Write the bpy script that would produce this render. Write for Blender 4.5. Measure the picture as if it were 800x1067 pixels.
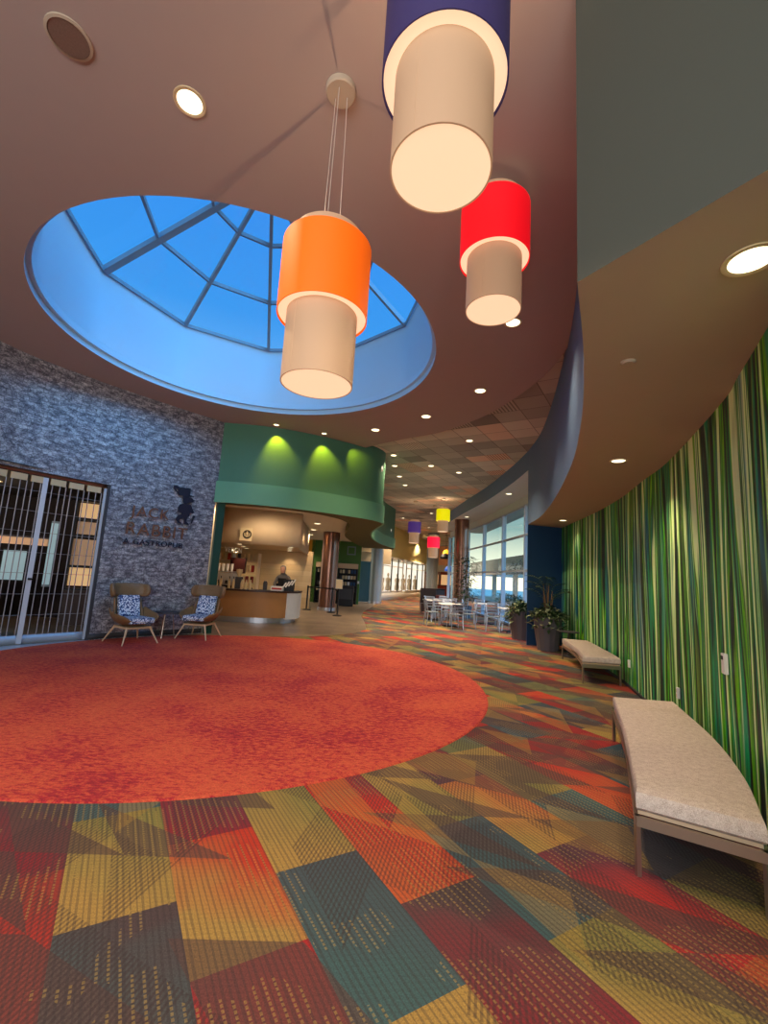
import bpy, bmesh, math, random
from math import sin, cos, pi, radians, atan2, hypot
from mathutils import Vector, Matrix
random.seed(7)
for o in list(bpy.data.objects): bpy.data.objects.remove(o)
S = bpy.context.scene
COL = S.collection

# ---------------------------------------------------------------- camera
F, PITCH, ROLL, H = 465.0, radians(8.32), radians(3.32), 1.5
fw = Vector((0, cos(PITCH), sin(PITCH))); u0 = Vector((0, -sin(PITCH), cos(PITCH))); r0 = Vector((1, 0, 0))
rt = cos(ROLL)*r0 + sin(ROLL)*u0; up = -sin(ROLL)*r0 + cos(ROLL)*u0
cd = bpy.data.cameras.new('camera'); cam = bpy.data.objects.new('camera', cd); COL.objects.link(cam)
m = Matrix((rt, up, -fw)).transposed().to_4x4(); m.translation = Vector((0, 0, H)); cam.matrix_world = m
cd.sensor_fit = 'VERTICAL'; cd.sensor_height = 36; cd.lens = 36*F/1067; cd.clip_start = 0.05; cd.clip_end = 400
S.camera = cam

# ---------------------------------------------------------------- world, lights, exposure
S.view_settings.view_transform = 'Standard'; S.view_settings.look = 'None'
S.view_settings.gamma = 1; S.view_settings.exposure = 0.0; S.view_settings.use_curve_mapping = False
W = bpy.data.worlds.new('sky'); S.world = W; W.use_nodes = True
nt = W.node_tree; nt.nodes.clear()
wo = nt.nodes.new('ShaderNodeOutputWorld'); bg = nt.nodes.new('ShaderNodeBackground')
tc = nt.nodes.new('ShaderNodeTexCoord'); sx = nt.nodes.new('ShaderNodeSeparateXYZ'); rp = nt.nodes.new('ShaderNodeValToRGB')
nt.links.new(tc.outputs['Generated'], sx.inputs[0]); nt.links.new(sx.outputs['Z'], rp.inputs[0])
nt.links.new(rp.outputs[0], bg.inputs[0]); nt.links.new(bg.outputs[0], wo.inputs[0]); bg.inputs[1].default_value = 1.0
e = rp.color_ramp.elements
e[0].position = 0.0; e[0].color = (1.7, 1.55, 1.15, 1); e[1].position = 1.0; e[1].color = (.03, .24, .86, 1)
for p, c in ((.05, (1.7, 1.6, 1.3, 1)), (.12, (.5, .72, .72, 1)), (.3, (.22, .56, 1.0, 1)), (.5, (.05, .34, .9, 1)), (.75, (.035, .27, .88, 1))):
    x = rp.color_ramp.elements.new(p); x.color = c

def light(kind, loc, power, color, rot=None, target=None, **kw):
    d = bpy.data.lights.new('light', kind); d.energy = power*(2.0 if kind == 'SPOT' else 1.0); d.color = color
    for k, v in kw.items(): setattr(d, k, v)
    o = bpy.data.objects.new('light', d); COL.objects.link(o); o.location = loc
    if target is not None: o.rotation_euler = (Vector(target)-Vector(loc)).to_track_quat('-Z', 'Y').to_euler()
    return o
WARM = (1.0, .74, .48)
# added fill lamp behind the viewer, and light from the sky over the dome
light('AREA', (-2.2, -4.6, 2.6), 480, (.92, .95, 1.0), target=(-2.2, 6, 2.4), shape='RECTANGLE', size=7, size_y=3.6)
light('SUN', (0, 0, 20), 4.6, (.12, .5, 1.0), target=(-9, 5.5, 13.5), angle=radians(60))

# ---------------------------------------------------------------- helpers
class NT:
    def __init__(s, name):
        s.m = bpy.data.materials.new(name); s.m.use_nodes = True; s.t = s.m.node_tree
        s.b = s.t.nodes['Principled BSDF']; s.o = s.t.nodes['Material Output']
    def n(s, typ, ins=None, **kw):
        x = s.t.nodes.new('ShaderNode'+typ)
        for k, v in kw.items(): setattr(x, k, v)
        for k, v in (ins or {}).items():
            if isinstance(v, bpy.types.NodeSocket): s.t.links.new(v, x.inputs[k])
            else: x.inputs[k].default_value = v
        return x
    def math(s, op, a, b=0.0, c=0.0):
        return s.n('Math', {0: a, 1: b, 2: c}, operation=op).outputs[0]
    def mix(s, f, a, b, mode='MIX'):
        x = s.t.nodes.new('ShaderNodeMix'); x.data_type = 'RGBA'; x.blend_type = mode
        for k, v in ((0, f), (6, a), (7, b)):
            if isinstance(v, bpy.types.NodeSocket): s.t.links.new(v, x.inputs[k])
            else: x.inputs[k].default_value = v if k == 0 or len(v) == 4 else (*v, 1)
        return x.outputs[2]
    def ramp(s, f, stops, interp='LINEAR'):
        x = s.t.nodes.new('ShaderNodeValToRGB'); s.t.links.new(f, x.inputs[0]); el = x.color_ramp.elements
        x.color_ramp.interpolation = interp
        el[0].position, el[0].color = stops[0][0], (*stops[0][1], 1); el[1].position, el[1].color = stops[-1][0], (*stops[-1][1], 1)
        for p, c in stops[1:-1]: q = el.new(p); q.color = (*c, 1)
        return x.outputs[0]
    def set(s, **kw):
        for k, v in kw.items():
            i = s.b.inputs[k.replace('_', ' ')]
            if isinstance(v, bpy.types.NodeSocket): s.t.links.new(v, i)
            else: i.default_value = (*v, 1) if isinstance(v, tuple) and len(v) == 3 else v
        return s.m
    def bump(s, h, strength=.3, dist=.01):
        x = s.n('Bump', {'Strength': strength, 'Distance': dist, 'Height': h}); s.t.links.new(x.outputs[0], s.b.inputs['Normal'])

def sr(r, g, b):
    f = lambda c: (c/255/12.92) if c/255 <= .04045 else ((c/255+.055)/1.055)**2.4
    return (f(r), f(g), f(b))

def paint(name, col, rough=.7, metal=0.0, var=.06, scale=6, spec=.3):
    k = NT(name)
    tcx = k.n('TexCoord'); no = k.n('TexNoise', {'Vector': tcx.outputs['Object'], 'Scale': scale, 'Detail': 3})
    f = k.math('MULTIPLY_ADD', no.outputs[0], 2*var, 1-var)
    c = k.n('Vector'+'Math', {0: (*col,), 'Scale': f}, operation='SCALE').outputs[0]
    k.set(Base_Color=c, Roughness=rough, Metallic=metal); k.b.inputs['Specular IOR Level'].default_value = spec
    return k.m
def glow(name, col, strength, base=None):
    k = NT(name); k.set(Base_Color=base or col, Emission_Color=(*col, 1), Emission_Strength=strength, Roughness=.6); return k.m
def glassy(name, tint, gloss=.08):
    k = NT(name); tr = k.n('BsdfTransparent', {'Color': (*tint, 1)}); gl = k.n('BsdfGlossy', {'Roughness': .02, 'Color': (1, 1, 1, 1)})
    mx = k.n('MixShader', {0: gloss, 1: tr.outputs[0], 2: gl.outputs[0]}); k.t.links.new(mx.outputs[0], k.o.inputs[0]); return k.m

M = {}
class MB:
    """collects shapes; build() links them as ONE mesh object"""
    def __init__(s): s.bm = bmesh.new()
    def box(s, c, d, rz=0, bev=0, mat=None):
        r = bmesh.ops.create_cube(s.bm, size=1)['verts']
        T = Matrix.Translation(c) @ Matrix.Rotation(rz, 4, 'Z') @ (mat or Matrix()) @ Matrix.Diagonal((*d, 1))
        bmesh.ops.transform(s.bm, matrix=T, verts=r)
        if bev:
            ed = {e for v in r for e in v.link_edges}
            bmesh.ops.bevel(s.bm, geom=list(ed), offset=bev, segments=3, affect='EDGES', profile=.7)
        return s
    def cyl(s, c, r1, h, r2=None, n=32, caps=True, rot=None):
        r = bmesh.ops.create_cone(s.bm, cap_ends=caps, segments=n, radius1=r1, radius2=r1 if r2 is None else r2, depth=h)['verts']
        T = Matrix.Translation((c[0], c[1], c[2]+(0 if rot else h/2))) @ (rot or Matrix())
        bmesh.ops.transform(s.bm, matrix=T, verts=r); return s
    def bar(s, a, b, r1, r2=None, n=10):
        a, b = Vector(a), Vector(b); L = (b-a).length
        r = bmesh.ops.create_cone(s.bm, cap_ends=True, segments=n, radius1=r1, radius2=r1 if r2 is None else r2, depth=L)['verts']
        T = Matrix.Translation((a+b)/2) @ (b-a).to_track_quat('Z', 'Y').to_matrix().to_4x4()
        bmesh.ops.transform(s.bm, matrix=T, verts=r); return s
    def beam(s, a, b, w, h):
        a, b = Vector(a), Vector(b); L = (b-a).length
        r = bmesh.ops.create_cube(s.bm, size=1)['verts']
        z = (b-a).normalized(); x = z.cross(Vector((0, 0, 1)))
        x = x.normalized() if x.length > 1e-3 else Vector((1, 0, 0)); y = z.cross(x)
        R = Matrix((x, y, z)).transposed().to_4x4()
        bmesh.ops.transform(s.bm, matrix=Matrix.Translation((a+b)/2) @ R @ Matrix.Diagonal((w, h, L, 1)), verts=r); return s
    def lathe(s, prof, c=(0, 0, 0), n=32):
        rings = []
        for r, z in prof:
            rings.append([s.bm.verts.new((c[0]+r*cos(2*pi*i/n), c[1]+r*sin(2*pi*i/n), c[2]+z)) for i in range(n)])
        for a, b in zip(rings, rings[1:]):
            for i in range(n): s.bm.faces.new((a[i], a[(i+1) % n], b[(i+1) % n], b[i]))
        return s
    def prism(s, pts, z0, z1):
        a = [s.bm.verts.new((x, y, z0)) for x, y in pts]; b = [s.bm.verts.new((x, y, z1)) for x, y in pts]; n = len(pts)
        s.bm.faces.new(list(reversed(a))); s.bm.faces.new(b)
        for i in range(n): s.bm.faces.new((a[i], a[(i+1) % n], b[(i+1) % n], b[i]))
        return s
    def extr(s, pts, T):
        """polygon in local xy extruded, transformed by T; pts 2D, depth along local z 0..1 (T scales)"""
        a = [s.bm.verts.new(T @ Vector((x, y, 0))) for x, y in pts]; b = [s.bm.verts.new(T @ Vector((x, y, 1))) for x, y in pts]; n = len(pts)
        s.bm.faces.new(list(reversed(a))); s.bm.faces.new(b)
        for i in range(n): s.bm.faces.new((a[i], a[(i+1) % n], b[(i+1) % n], b[i]))
        return s
    def ribbon(s, pts, z0, z1, th=0.0):
        """vertical wall along a plan polyline, UV in metres; th = thickness to the left of travel"""
        uv = s.bm.loops.layers.uv.get('UVMap') or s.bm.loops.layers.uv.new('UVMap')
        def strip(P, flip):
            u = 0
            for i in range(len(P)-1):
                a, b = P[i], P[i+1]; L = hypot(b[0]-a[0], b[1]-a[1])
                v = [s.bm.verts.new((a[0], a[1], z0)), s.bm.verts.new((b[0], b[1], z0)), s.bm.verts.new((b[0], b[1], z1)), s.bm.verts.new((a[0], a[1], z1))]
                uu = [(u, z0), (u+L, z0), (u+L, z1), (u, z1)]
                f = s.bm.faces.new(v)
                for l, q in zip(f.loops, uu): l[uv].uv = q
                f.smooth = True; u += L
        strip(pts, 0)
        if th:
            n = len(pts); Q = []
            for i in range(n):
                a, b = pts[max(0, i-1)], pts[min(n-1, i+1)]; L = hypot(b[0]-a[0], b[1]-a[1]) or 1
                Q.append((pts[i][0]-(b[1]-a[1])/L*th, pts[i][1]+(b[0]-a[0])/L*th))
            strip(Q, 1)
            for z in (z0, z1):
                for i in range(n-1):
                    s.bm.faces.new([s.bm.verts.new((*p, z)) for p in (pts[i], pts[i+1], Q[i+1], Q[i])])
            for i in (0, n-1):
                s.bm.faces.new([s.bm.verts.new(p) for p in ((*pts[i], z0), (*Q[i], z0), (*Q[i], z1), (*pts[i], z1))])
        bmesh.ops.remove_doubles(s.bm, verts=s.bm.verts, dist=1e-5)
        return s
    def build(s, name, mat, parent=None, smooth=False, loc=None, auto=True):
        me = bpy.data.meshes.new(name); bmesh.ops.recalc_face_normals(s.bm, faces=s.bm.faces)
        o = bpy.data.objects.new(name, me)
        sh = Vector(loc) if loc is not None else (Vector(ABS[parent.name]) if parent is not None else Vector((0, 0, 0)))
        bmesh.ops.translate(s.bm, verts=s.bm.verts, vec=-sh)
        if smooth:
            for f in s.bm.faces: f.smooth = True
            for ed in s.bm.edges:
                if len(ed.link_faces) == 2 and ed.calc_face_angle(0) > radians(40): ed.smooth = False
        s.bm.to_mesh(me); s.bm.free(); COL.objects.link(o); me.materials.append(mat)
        if parent is not None: o.parent = parent; ABS[o.name] = ABS[parent.name]
        else: o.location = sh; ABS[o.name] = tuple(sh)
        return o
ABS = {}
def tag(o, label=None, cat=None, group=None, kind=None):
    if label: o['label'] = label
    if cat: o['category'] = cat
    if group: o['group'] = group
    if kind: o['kind'] = kind
    return o
ORD = ['first', 'second', 'third', 'fourth', 'fifth', 'sixth', 'seventh', 'eighth', 'ninth']
def thing(name, loc, label, cat, group=None):
    o = bpy.data.objects.new(name, None); o.empty_display_size = .1; COL.objects.link(o); o.location = loc; ABS[o.name] = tuple(loc)
    return tag(o, label, cat, group)
def struct(name, loc=(0, 0, 0)):
    o = bpy.data.objects.new(name, None); COL.objects.link(o); o.location = loc; ABS[o.name] = tuple(loc); return tag(o, kind='structure')
def S_(o, name=None): return tag(o, kind='structure')
def dup(root, loc, rz=0, label=None, group=None, cat=None):
    r = root.copy(); COL.objects.link(r); r.location = loc; r.rotation_euler = (0, 0, rz); ABS[r.name] = tuple(loc)
    if label: r['label'] = label
    if group: r['group'] = group
    for ch in list(root.children):
        c = ch.copy(); COL.objects.link(c); c.parent = r
        for g in list(ch.children):
            d = g.copy(); COL.objects.link(d); d.parent = c
    return r
def spline(P, n=8):
    out = []
    P = [Vector(p) for p in P]; Q = [2*P[0]-P[1]]+P+[2*P[-1]-P[-2]]
    for i in range(1, len(Q)-2):
        for k in range(n):
            t = k/n; a, b, c, d = Q[i-1], Q[i], Q[i+1], Q[i+2]
            out.append(tuple(.5*((2*b)+(c-a)*t+(2*a-5*b+4*c-d)*t*t+(3*b-a-3*c+d)*t**3)))
    out.append(tuple(P[-1])); return out
def poly(name, outer, z, mat, holes=()):
    b = MB()
    for loop in (outer,)+tuple(holes):
        vs = [b.bm.verts.new((x, y, z)) for x, y in loop]
        for i in range(len(vs)): b.bm.edges.new((vs[i], vs[(i+1) % len(vs)]))
    bmesh.ops.triangle_fill(b.bm, use_beauty=True, use_dissolve=False, edges=list(b.bm.edges))
    return S_(b.build(name, mat))
def circle(c, r, n=96): return [(c[0]+r*cos(2*pi*i/n), c[1]+r*sin(2*pi*i/n)) for i in range(n)]
#MARK_MATERIALS
# ---------------------------------------------------------------- materials
M['brown_paint'] = paint('brown_paint', sr(170, 154, 148), .75, var=.02)
M['soffit_paint'] = paint('soffit_paint', sr(178, 162, 142), .75, var=.02)
M['grey_paint'] = paint('grey_paint', sr(78, 82, 74), .7, var=.03, scale=2)
M['blue_paint'] = paint('blue_paint', sr(96, 122, 156), .5, var=.02)
M['navy_paint'] = paint('navy_paint', sr(34, 66, 104), .6, var=.04)
M['pale_paint'] = paint('pale_paint', sr(205, 208, 200), .7, var=.02)
M['green_paint'] = paint('green_paint', sr(74, 122, 96), .55, var=.03)
M['green_band'] = paint('green_band', sr(98, 156, 122), .5, var=.03)
M['dark_green'] = paint('dark_green', sr(20, 62, 46), .6)
M['leaf_wall'] = paint('leaf_wall', sr(72, 112, 52), .6)
M['olive'] = paint('olive', sr(92, 92, 52), .7)
M['cream'] = paint('cream', sr(206, 184, 150), .7)
M['white_wall'] = paint('white_wall', sr(220, 215, 200), .7)
M['gold'] = paint('gold', sr(206, 146, 42), .6)
M['sky_paint'] = paint('sky_paint', sr(96, 152, 190), .6)
M['skylit_well'] = paint('skylit_well', sr(172, 212, 234), .6, var=.01)  # white well; the blue light of the sky is put into this colour
M['black'] = paint('black', sr(26, 26, 28), .5)
M['charcoal'] = paint('charcoal', sr(62, 60, 62), .6)
M['steel'] = paint('steel', sr(190, 190, 195), .32, metal=.85, var=.03)
M['alu'] = paint('alu', sr(176, 184, 196), .45, metal=.4, var=.03)
M['bench_metal'] = paint('bench_metal', sr(172, 156, 142), .3, metal=.85, var=.05)
M['gate_rod'] = paint('gate_rod', sr(142, 136, 138), .5, metal=.3)
M['frame_metal'] = paint('frame_metal', sr(120, 132, 140), .5, metal=.3)
M['rib_metal'] = paint('rib_metal', sr(120, 150, 168), .5, metal=.1)
M['bronze'] = paint('bronze', sr(132, 96, 82), .25, metal=.6, var=.12)
M['walnut'] = paint('walnut', sr(128, 98, 66), .45, var=.25, scale=14)
M['oak'] = paint('oak', sr(204, 174, 140), .5, var=.1, scale=20)
M['counter_wood'] = paint('counter_wood', sr(176, 124, 72), .5, var=.12, scale=3)
M['stone_top'] = paint('stone_top', sr(64, 44, 38), .35)
M['white_plastic'] = paint('white_plastic', sr(228, 224, 216), .45)
M['tan_plastic'] = paint('tan_plastic', sr(196, 170, 130), .5)
M['leaf'] = paint('leaf', sr(52, 74, 40), .5, var=.4, scale=30)
M['leaf_pale'] = paint('leaf_pale', sr(150, 160, 120), .5, var=.4, scale=30)
M['soil'] = paint('soil', sr(50, 36, 28), .9)
M['pot'] = paint('pot', sr(92, 86, 90), .55, var=.08)
M['cord'] = paint('cord', sr(190, 180, 170), .5)
M['red_item'] = paint('red_item', sr(170, 44, 34), .5)
M['red_wood'] = paint('red_wood', sr(124, 52, 36), .5)
M['skin'] = paint('skin', sr(206, 152, 124), .6)
M['hair'] = paint('hair', sr(150, 140, 128), .7)
M['grey_cloth'] = paint('grey_cloth', sr(112, 106, 100), .9)
M['black_cloth'] = paint('black_cloth', sr(30, 28, 30), .9)
M['mannequin'] = paint('mannequin', sr(236, 220, 196), .6)
M['glass'] = glassy('glass', (.93, .96, .96), .06)
M['tinted_glass'] = glassy('tinted_glass', (.62, .74, .70), .16)
M['dome_glass'] = glassy('dome_glass', (.95, .98, 1.0), .02)
M['lamp_disc'] = glow('lamp_disc', (1.0, .86, .55), 3.0)
M['lamp_ring'] = paint('lamp_ring', sr(214, 196, 156), .5)
M['diffuser'] = glow('diffuser', (1.0, .68, .42), .92, base=sr(200,180,160))
M['inner_shade'] = glow('inner_shade', (1.0, .52, .27), .20, base=sr(176, 148, 120))
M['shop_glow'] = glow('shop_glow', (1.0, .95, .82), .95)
M['warm_glow'] = glow('warm_glow', (1.0, .6, .28), .5)
M['dim_amber'] = glow('dim_amber', (1.0, .6, .35), .13)
M['screen'] = glow('screen', sr(150, 178, 186), .5)
M['blue_lamp'] = glow('blue_lamp', sr(50, 100, 190), .7)
M['yellow_lamp'] = glow('yellow_lamp', sr(250, 180, 40), .9)
def shade_mat(name, col, st):
    return glow(name, col, st, base=col)
M['orange_shade'] = shade_mat('orange_shade', (1.0, .14, .002), .5)
M['red_shade'] = shade_mat('red_shade', (1.0, .004, .012), .6)
M['indigo_shade'] = shade_mat('indigo_shade', sr(52, 44, 92), .2)
M['purple_shade'] = shade_mat('purple_shade', sr(86, 56, 140), .4)
M['yellow_shade'] = shade_mat('yellow_shade', (.85, .75, .0), .8)
M['pink_shade'] = shade_mat('pink_shade', (1.0, .01, .05), .9)

# red looped carpet
k = NT('red_carpet'); t = k.n('TexCoord').outputs['Object']
mp = k.n('Mapping', {'Vector': t, 'Scale': (1.0, 2.2, 1)}).outputs[0]
n1 = k.n('TexNoise', {'Vector': mp, 'Scale': 17.0, 'Detail': 6, 'Roughness': .8}).outputs[0]
n2 = k.n('TexNoise', {'Vector': t, 'Scale': 1.1, 'Detail': 2}).outputs[0]
f = k.math('ADD', n1, k.math('MULTIPLY', k.math('SUBTRACT', n2, .5), .35))
c1 = k.ramp(f, [(.40, sr(196, 86, 54)), (.51, sr(188, 70, 48)), (.55, sr(164, 34, 42)), (.66, sr(136, 26, 42))])
n3 = k.n('TexNoise', {'Vector': t, 'Scale': 90.0, 'Detail': 2}).outputs[0]
c1 = k.mix(.35, c1, k.ramp(n3, [(.3, (.2, .2, .2)), (.7, (.9, .9, .9))]), 'OVERLAY')
k.bump(n3, .4, .004); M['red_carpet'] = k.set(Base_Color=c1, Roughness=.95)

# patterned carpet planks
k = NT('plank_carpet')
a1 = k.n('Attribute', attribute_name='c1').outputs['Color']; a2 = k.n('Attribute', attribute_name='c2').outputs['Color']
uv = k.n('UVMap', uv_map='tile').outputs[0]; su = k.n('SeparateXYZ', {0: uv}); U, V = su.outputs[0], su.outputs[1]
ob = k.n('TexCoord').outputs['Object']
nz = k.n('TexNoise', {'Vector': ob, 'Scale': 2.2, 'Detail': 2}).outputs[0]
g = k.math('ADD', k.math('ADD', k.math('MULTIPLY', V, .7), k.math('MULTIPLY', U, .3)), k.math('MULTIPLY', k.math('SUBTRACT', nz, .5), 1.2))
g = k.n('MapRange', {0: g, 1: .15, 2: .85}).outputs[0]
base = k.mix(g, a1, a2)
# rotated plank coordinates p (across), v (along)
so = k.n('SeparateXYZ', {0: ob}); X, Y = so.outputs[0], so.outputs[1]
P = k.math('ADD', k.math('MULTIPLY', X, .866), k.math('MULTIPLY', Y, .5))
Q = k.math('ADD', k.math('MULTIPLY', X, -.5), k.math('MULTIPLY', Y, .866))
def tri(ax, ay, bx, by, seed):
    x = k.math('ADD', k.math('MULTIPLY', P, ax), k.math('MULTIPLY', Q, ay)); y = k.math('ADD', k.math('MULTIPLY', P, bx), k.math('MULTIPLY', Q, by))
    x = k.math('ADD', x, seed*1.37)
    h = k.math('GREATER_THAN', k.math('ADD', k.math('FRACT', x), k.math('FRACT', y)), 1.0)
    v = k.n('CombineXYZ', {0: k.math('FLOOR', x), 1: k.math('FLOOR', y), 2: k.math('ADD', h, seed)}).outputs[0]
    return k.n('TexWhiteNoise', {'Vector': v}, noise_dimensions='3D').outputs['Value'], x, y
w1, x1, y1 = tri(2.3, .5, .9, 1.7, 3); w2, x2, y2 = tri(1.5, -1.4, 1.9, 1.2, 11)
brown = sr(88, 66, 60)
base = k.mix(k.math('MULTIPLY', k.math('GREATER_THAN', w1, .64), .72), base, (*brown, 1))
base = k.mix(k.math('MULTIPLY', k.math('LESS_THAN', w2, .16), .34), base, (*sr(176, 140, 66), 1))
# diagonal hatching inside some triangles
hx = k.math('GREATER_THAN', k.math('FRACT', k.math('MULTIPLY', x2, 22)), .5)
base = k.mix(k.math('MULTIPLY', k.math('MULTIPLY', hx, k.math('GREATER_THAN', w2, .5)), .5), base, (*sr(60, 44, 42), 1))
# fine ribs along the plank, broken by dashes
ribs = k.math('FRACT', k.math('MULTIPLY', P, 1/.0254))
dn = k.n('TexNoise', {'Vector': k.n('CombineXYZ', {0: k.math('MULTIPLY', P, 39), 1: k.math('MULTIPLY', Q, 1.6)}).outputs[0], 'Scale': 1.0, 'Detail': 2}).outputs[0]
line = k.math('GREATER_THAN', ribs, k.math('MULTIPLY_ADD', dn, .9, .2))
base = k.mix(k.math('MULTIPLY', line, .42), base, (*sr(58, 50, 50), 1))
yl = k.math('MULTIPLY', k.math('MULTIPLY', k.math('GREATER_THAN', k.math('FRACT', k.math('MULTIPLY', P, 1/.0381)), .74), k.math('GREATER_THAN', nz, .52)), k.math('GREATER_THAN', k.math('FRACT', k.math('MULTIPLY', Q, 1/.022)), .35))
base = k.mix(k.math('MULTIPLY', yl, .3), base, (*sr(200, 170, 90), 1))
dash = k.math('GREATER_THAN', k.math('FRACT', k.math('ADD', k.math('MULTIPLY', Q, 1/.03), k.math('MULTIPLY', P, 14))), .55)
base = k.mix(k.math('MULTIPLY', dash, .08), base, (*sr(44, 38, 38), 1))
fz = k.n('TexNoise', {'Vector': ob, 'Scale': 160.0, 'Detail': 1}).outputs[0]
base = k.mix(.35, base, k.ramp(fz, [(.3, (.22, .22, .22)), (.7, (.86, .86, .86))]), 'OVERLAY')
base = k.n('HueSaturation', {'Saturation': 1.04, 'Value': .86, 'Color': base}).outputs[0]
k.bump(fz, .4, .004); M['plank_carpet'] = k.set(Base_Color=base, Roughness=.95)

# stone / wood look floor
k = NT('stone_floor'); t = k.n('TexCoord').outputs['Object']
br = k.n('TexBrick', {'Vector': t, 'Color1': (*sr(132, 116, 98), 1), 'Color2': (*sr(108, 96, 84), 1), 'Mortar': (*sr(84, 74, 66), 1), 'Scale': 1.0, 'Mortar Size': .008, 'Brick Width': 1.2, 'Row Height': .3})
n1 = k.n('TexNoise', {'Vector': t, 'Scale': 3.0, 'Detail': 5}).outputs[0]
M['stone_floor'] = k.set(Base_Color=k.mix(.4, br.outputs[0], k.ramp(n1, [(.3, (.3, .28, .26)), (.7, (.75, .7, .65))]), 'OVERLAY'), Roughness=.35)

# green streaked mural
k = NT('mural'); uvm = k.n('UVMap', uv_map='UVMap').outputs[0]; su = k.n('SeparateXYZ', {0: uvm}); U, V = su.outputs[0], su.outputs[1]
bend = k.n('TexNoise', {'Vector': k.n('CombineXYZ', {0: k.math('MULTIPLY', U, 2.4), 1: k.math('MULTIPLY', V, .22)}).outputs[0], 'Scale': 1.0, 'Detail': 1}).outputs[0]
Ub = k.math('ADD', U, k.math('MULTIPLY', k.math('SUBTRACT', bend, .5), .5))
def streak(fu, fv, off, det=2, rough=.5):
    v = k.n('CombineXYZ', {0: k.math('MULTIPLY', Ub, fu), 1: k.math('MULTIPLY_ADD', V, fv, off)}).outputs[0]
    return k.n('TexNoise', {'Vector': v, 'Scale': 1.0, 'Detail': det, 'Roughness': rough}, noise_dimensions='2D').outputs[0]
s1 = streak(6.5, .16, 0, 3, .62); s2 = streak(12, .2, 9, 1); s3 = streak(4, .35, 21); s4 = streak(32, .12, 33)
c = k.ramp(s1, [(.28, sr(12, 26, 30)), (.37, sr(16, 44, 40)), (.405, sr(60, 150, 92)), (.45, sr(48, 124, 86)), (.48, sr(20, 48, 34)), (.515, sr(90, 160, 62)), (.545, sr(134, 186, 74)), (.57, sr(24, 52, 30)), (.61, sr(60, 136, 84)), (.65, sr(220, 232, 180)), (.72, sr(70, 140, 96))])
c = k.mix(k.ramp(s2, [(.60, (0, 0, 0)), (.66, (.9, .9, .9))]), c, (*sr(214, 228, 178), 1))
c = k.mix(k.ramp(s2, [(.36, (.97, .97, .97)), (.42, (0, 0, 0))]), c, (*sr(12, 24, 28), 1))
c = k.mix(k.ramp(s3, [(.60, (0, 0, 0)), (.72, (.75, .75, .75))]), c, (*sr(20, 100, 120), 1))
c = k.mix(k.ramp(s4, [(.55, (0, 0, 0)), (.7, (.35, .35, .35))]), c, (*sr(170, 210, 110), 1))
c = k.n('HueSaturation', {'Saturation': 1.2, 'Value': 1.35, 'Hue': .512, 'Color': c}).outputs[0]
M['mural'] = k.set(Base_Color=c, Roughness=.5)

# mottled metallic brick paper
k = NT('brick_paper'); uvm = k.n('UVMap', uv_map='UVMap').outputs[0]
br = k.n('TexBrick', {'Vector': uvm, 'Color1': (.85, .85, .85, 1), 'Color2': (.55, .55, .55, 1), 'Mortar': (.12, .12, .12, 1), 'Scale': 1.0, 'Mortar Size': .006, 'Brick Width': .22, 'Row Height': .075, 'Mortar Smooth': .6})
n1 = k.n('TexNoise', {'Vector': k.n('Mapping', {'Vector': uvm, 'Scale': (1, 1.9, 1)}).outputs[0], 'Scale': 6.0, 'Detail': 8, 'Roughness': .75}).outputs[0]
n2 = k.n('TexNoise', {'Vector': uvm, 'Scale': 38.0, 'Detail': 3}).outputs[0]
vo = k.n('TexVoronoi', {'Vector': uvm, 'Scale': 11.0}, feature='DISTANCE_TO_EDGE').outputs['Distance']
c = k.ramp(n1, [(.3, sr(74, 72, 80)), (.46, sr(134, 132, 140)), (.56, sr(190, 190, 194)), (.7, sr(236, 236, 238))])
c = k.mix(.55, c, br.outputs[0], 'MULTIPLY')
c = k.mix(k.ramp(vo, [(0, (.8, .8, .8)), (.035, (.25, .25, .25)), (.07, (0, 0, 0))]), c, (*sr(44, 42, 50), 1))
c = k.mix(.4, c, k.ramp(n2, [(.35, (.2, .2, .2)), (.65, (.9, .9, .9))]), 'OVERLAY')
k.bump(n1, .4, .01); M['brick_paper'] = k.set(Base_Color=c, Roughness=.42, Metallic=.3)

# patchwork acoustic ceiling
k = NT('tile_ceiling'); t = k.n('TexCoord').outputs['Object']
mp = k.n('Mapping', {'Vector': t, 'Rotation': (0, 0, radians(32)), 'Scale': (1/1.2, 1/1.2, 1)}).outputs[0]
fl = k.n('VectorMath', {0: mp}, operation='FLOOR').outputs[0]; wn = k.n('TexWhiteNoise', {'Vector': fl}, noise_dimensions='3D')
mp2 = k.n('Mapping', {'Vector': t, 'Rotation': (0, 0, radians(32)), 'Scale': (1/.6, 1/.6, 1)}).outputs[0]
wn2 = k.n('TexWhiteNoise', {'Vector': k.n('VectorMath', {0: mp2}, operation='FLOOR').outputs[0]}, noise_dimensions='3D')
f = k.math('ADD', k.math('MULTIPLY', wn.outputs[0], .6), k.math('MULTIPLY', wn2.outputs[0], .4))
c = k.ramp(f, [(.1, sr(136, 132, 126)), (.45, sr(188, 184, 172)), (.75, sr(216, 208, 194)), (.93, sr(232, 190, 164))])
sp = k.n('SeparateXYZ', {0: k.n('VectorMath', {0: mp2}, operation='FRACTION').outputs[0]})
edge = k.math('MAXIMUM', k.math('GREATER_THAN', sp.outputs[0], .97), k.math('GREATER_THAN', sp.outputs[1], .97))
slot = k.math('MULTIPLY', k.math('GREATER_THAN', k.math('FRACT', k.math('MULTIPLY', sp.outputs[0], 8)), .55), k.math('GREATER_THAN', wn2.outputs[0], .93))
c = k.mix(k.math('MULTIPLY', k.math('MAXIMUM', edge, slot), .6), c, (*sr(60, 50, 44), 1))
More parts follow.
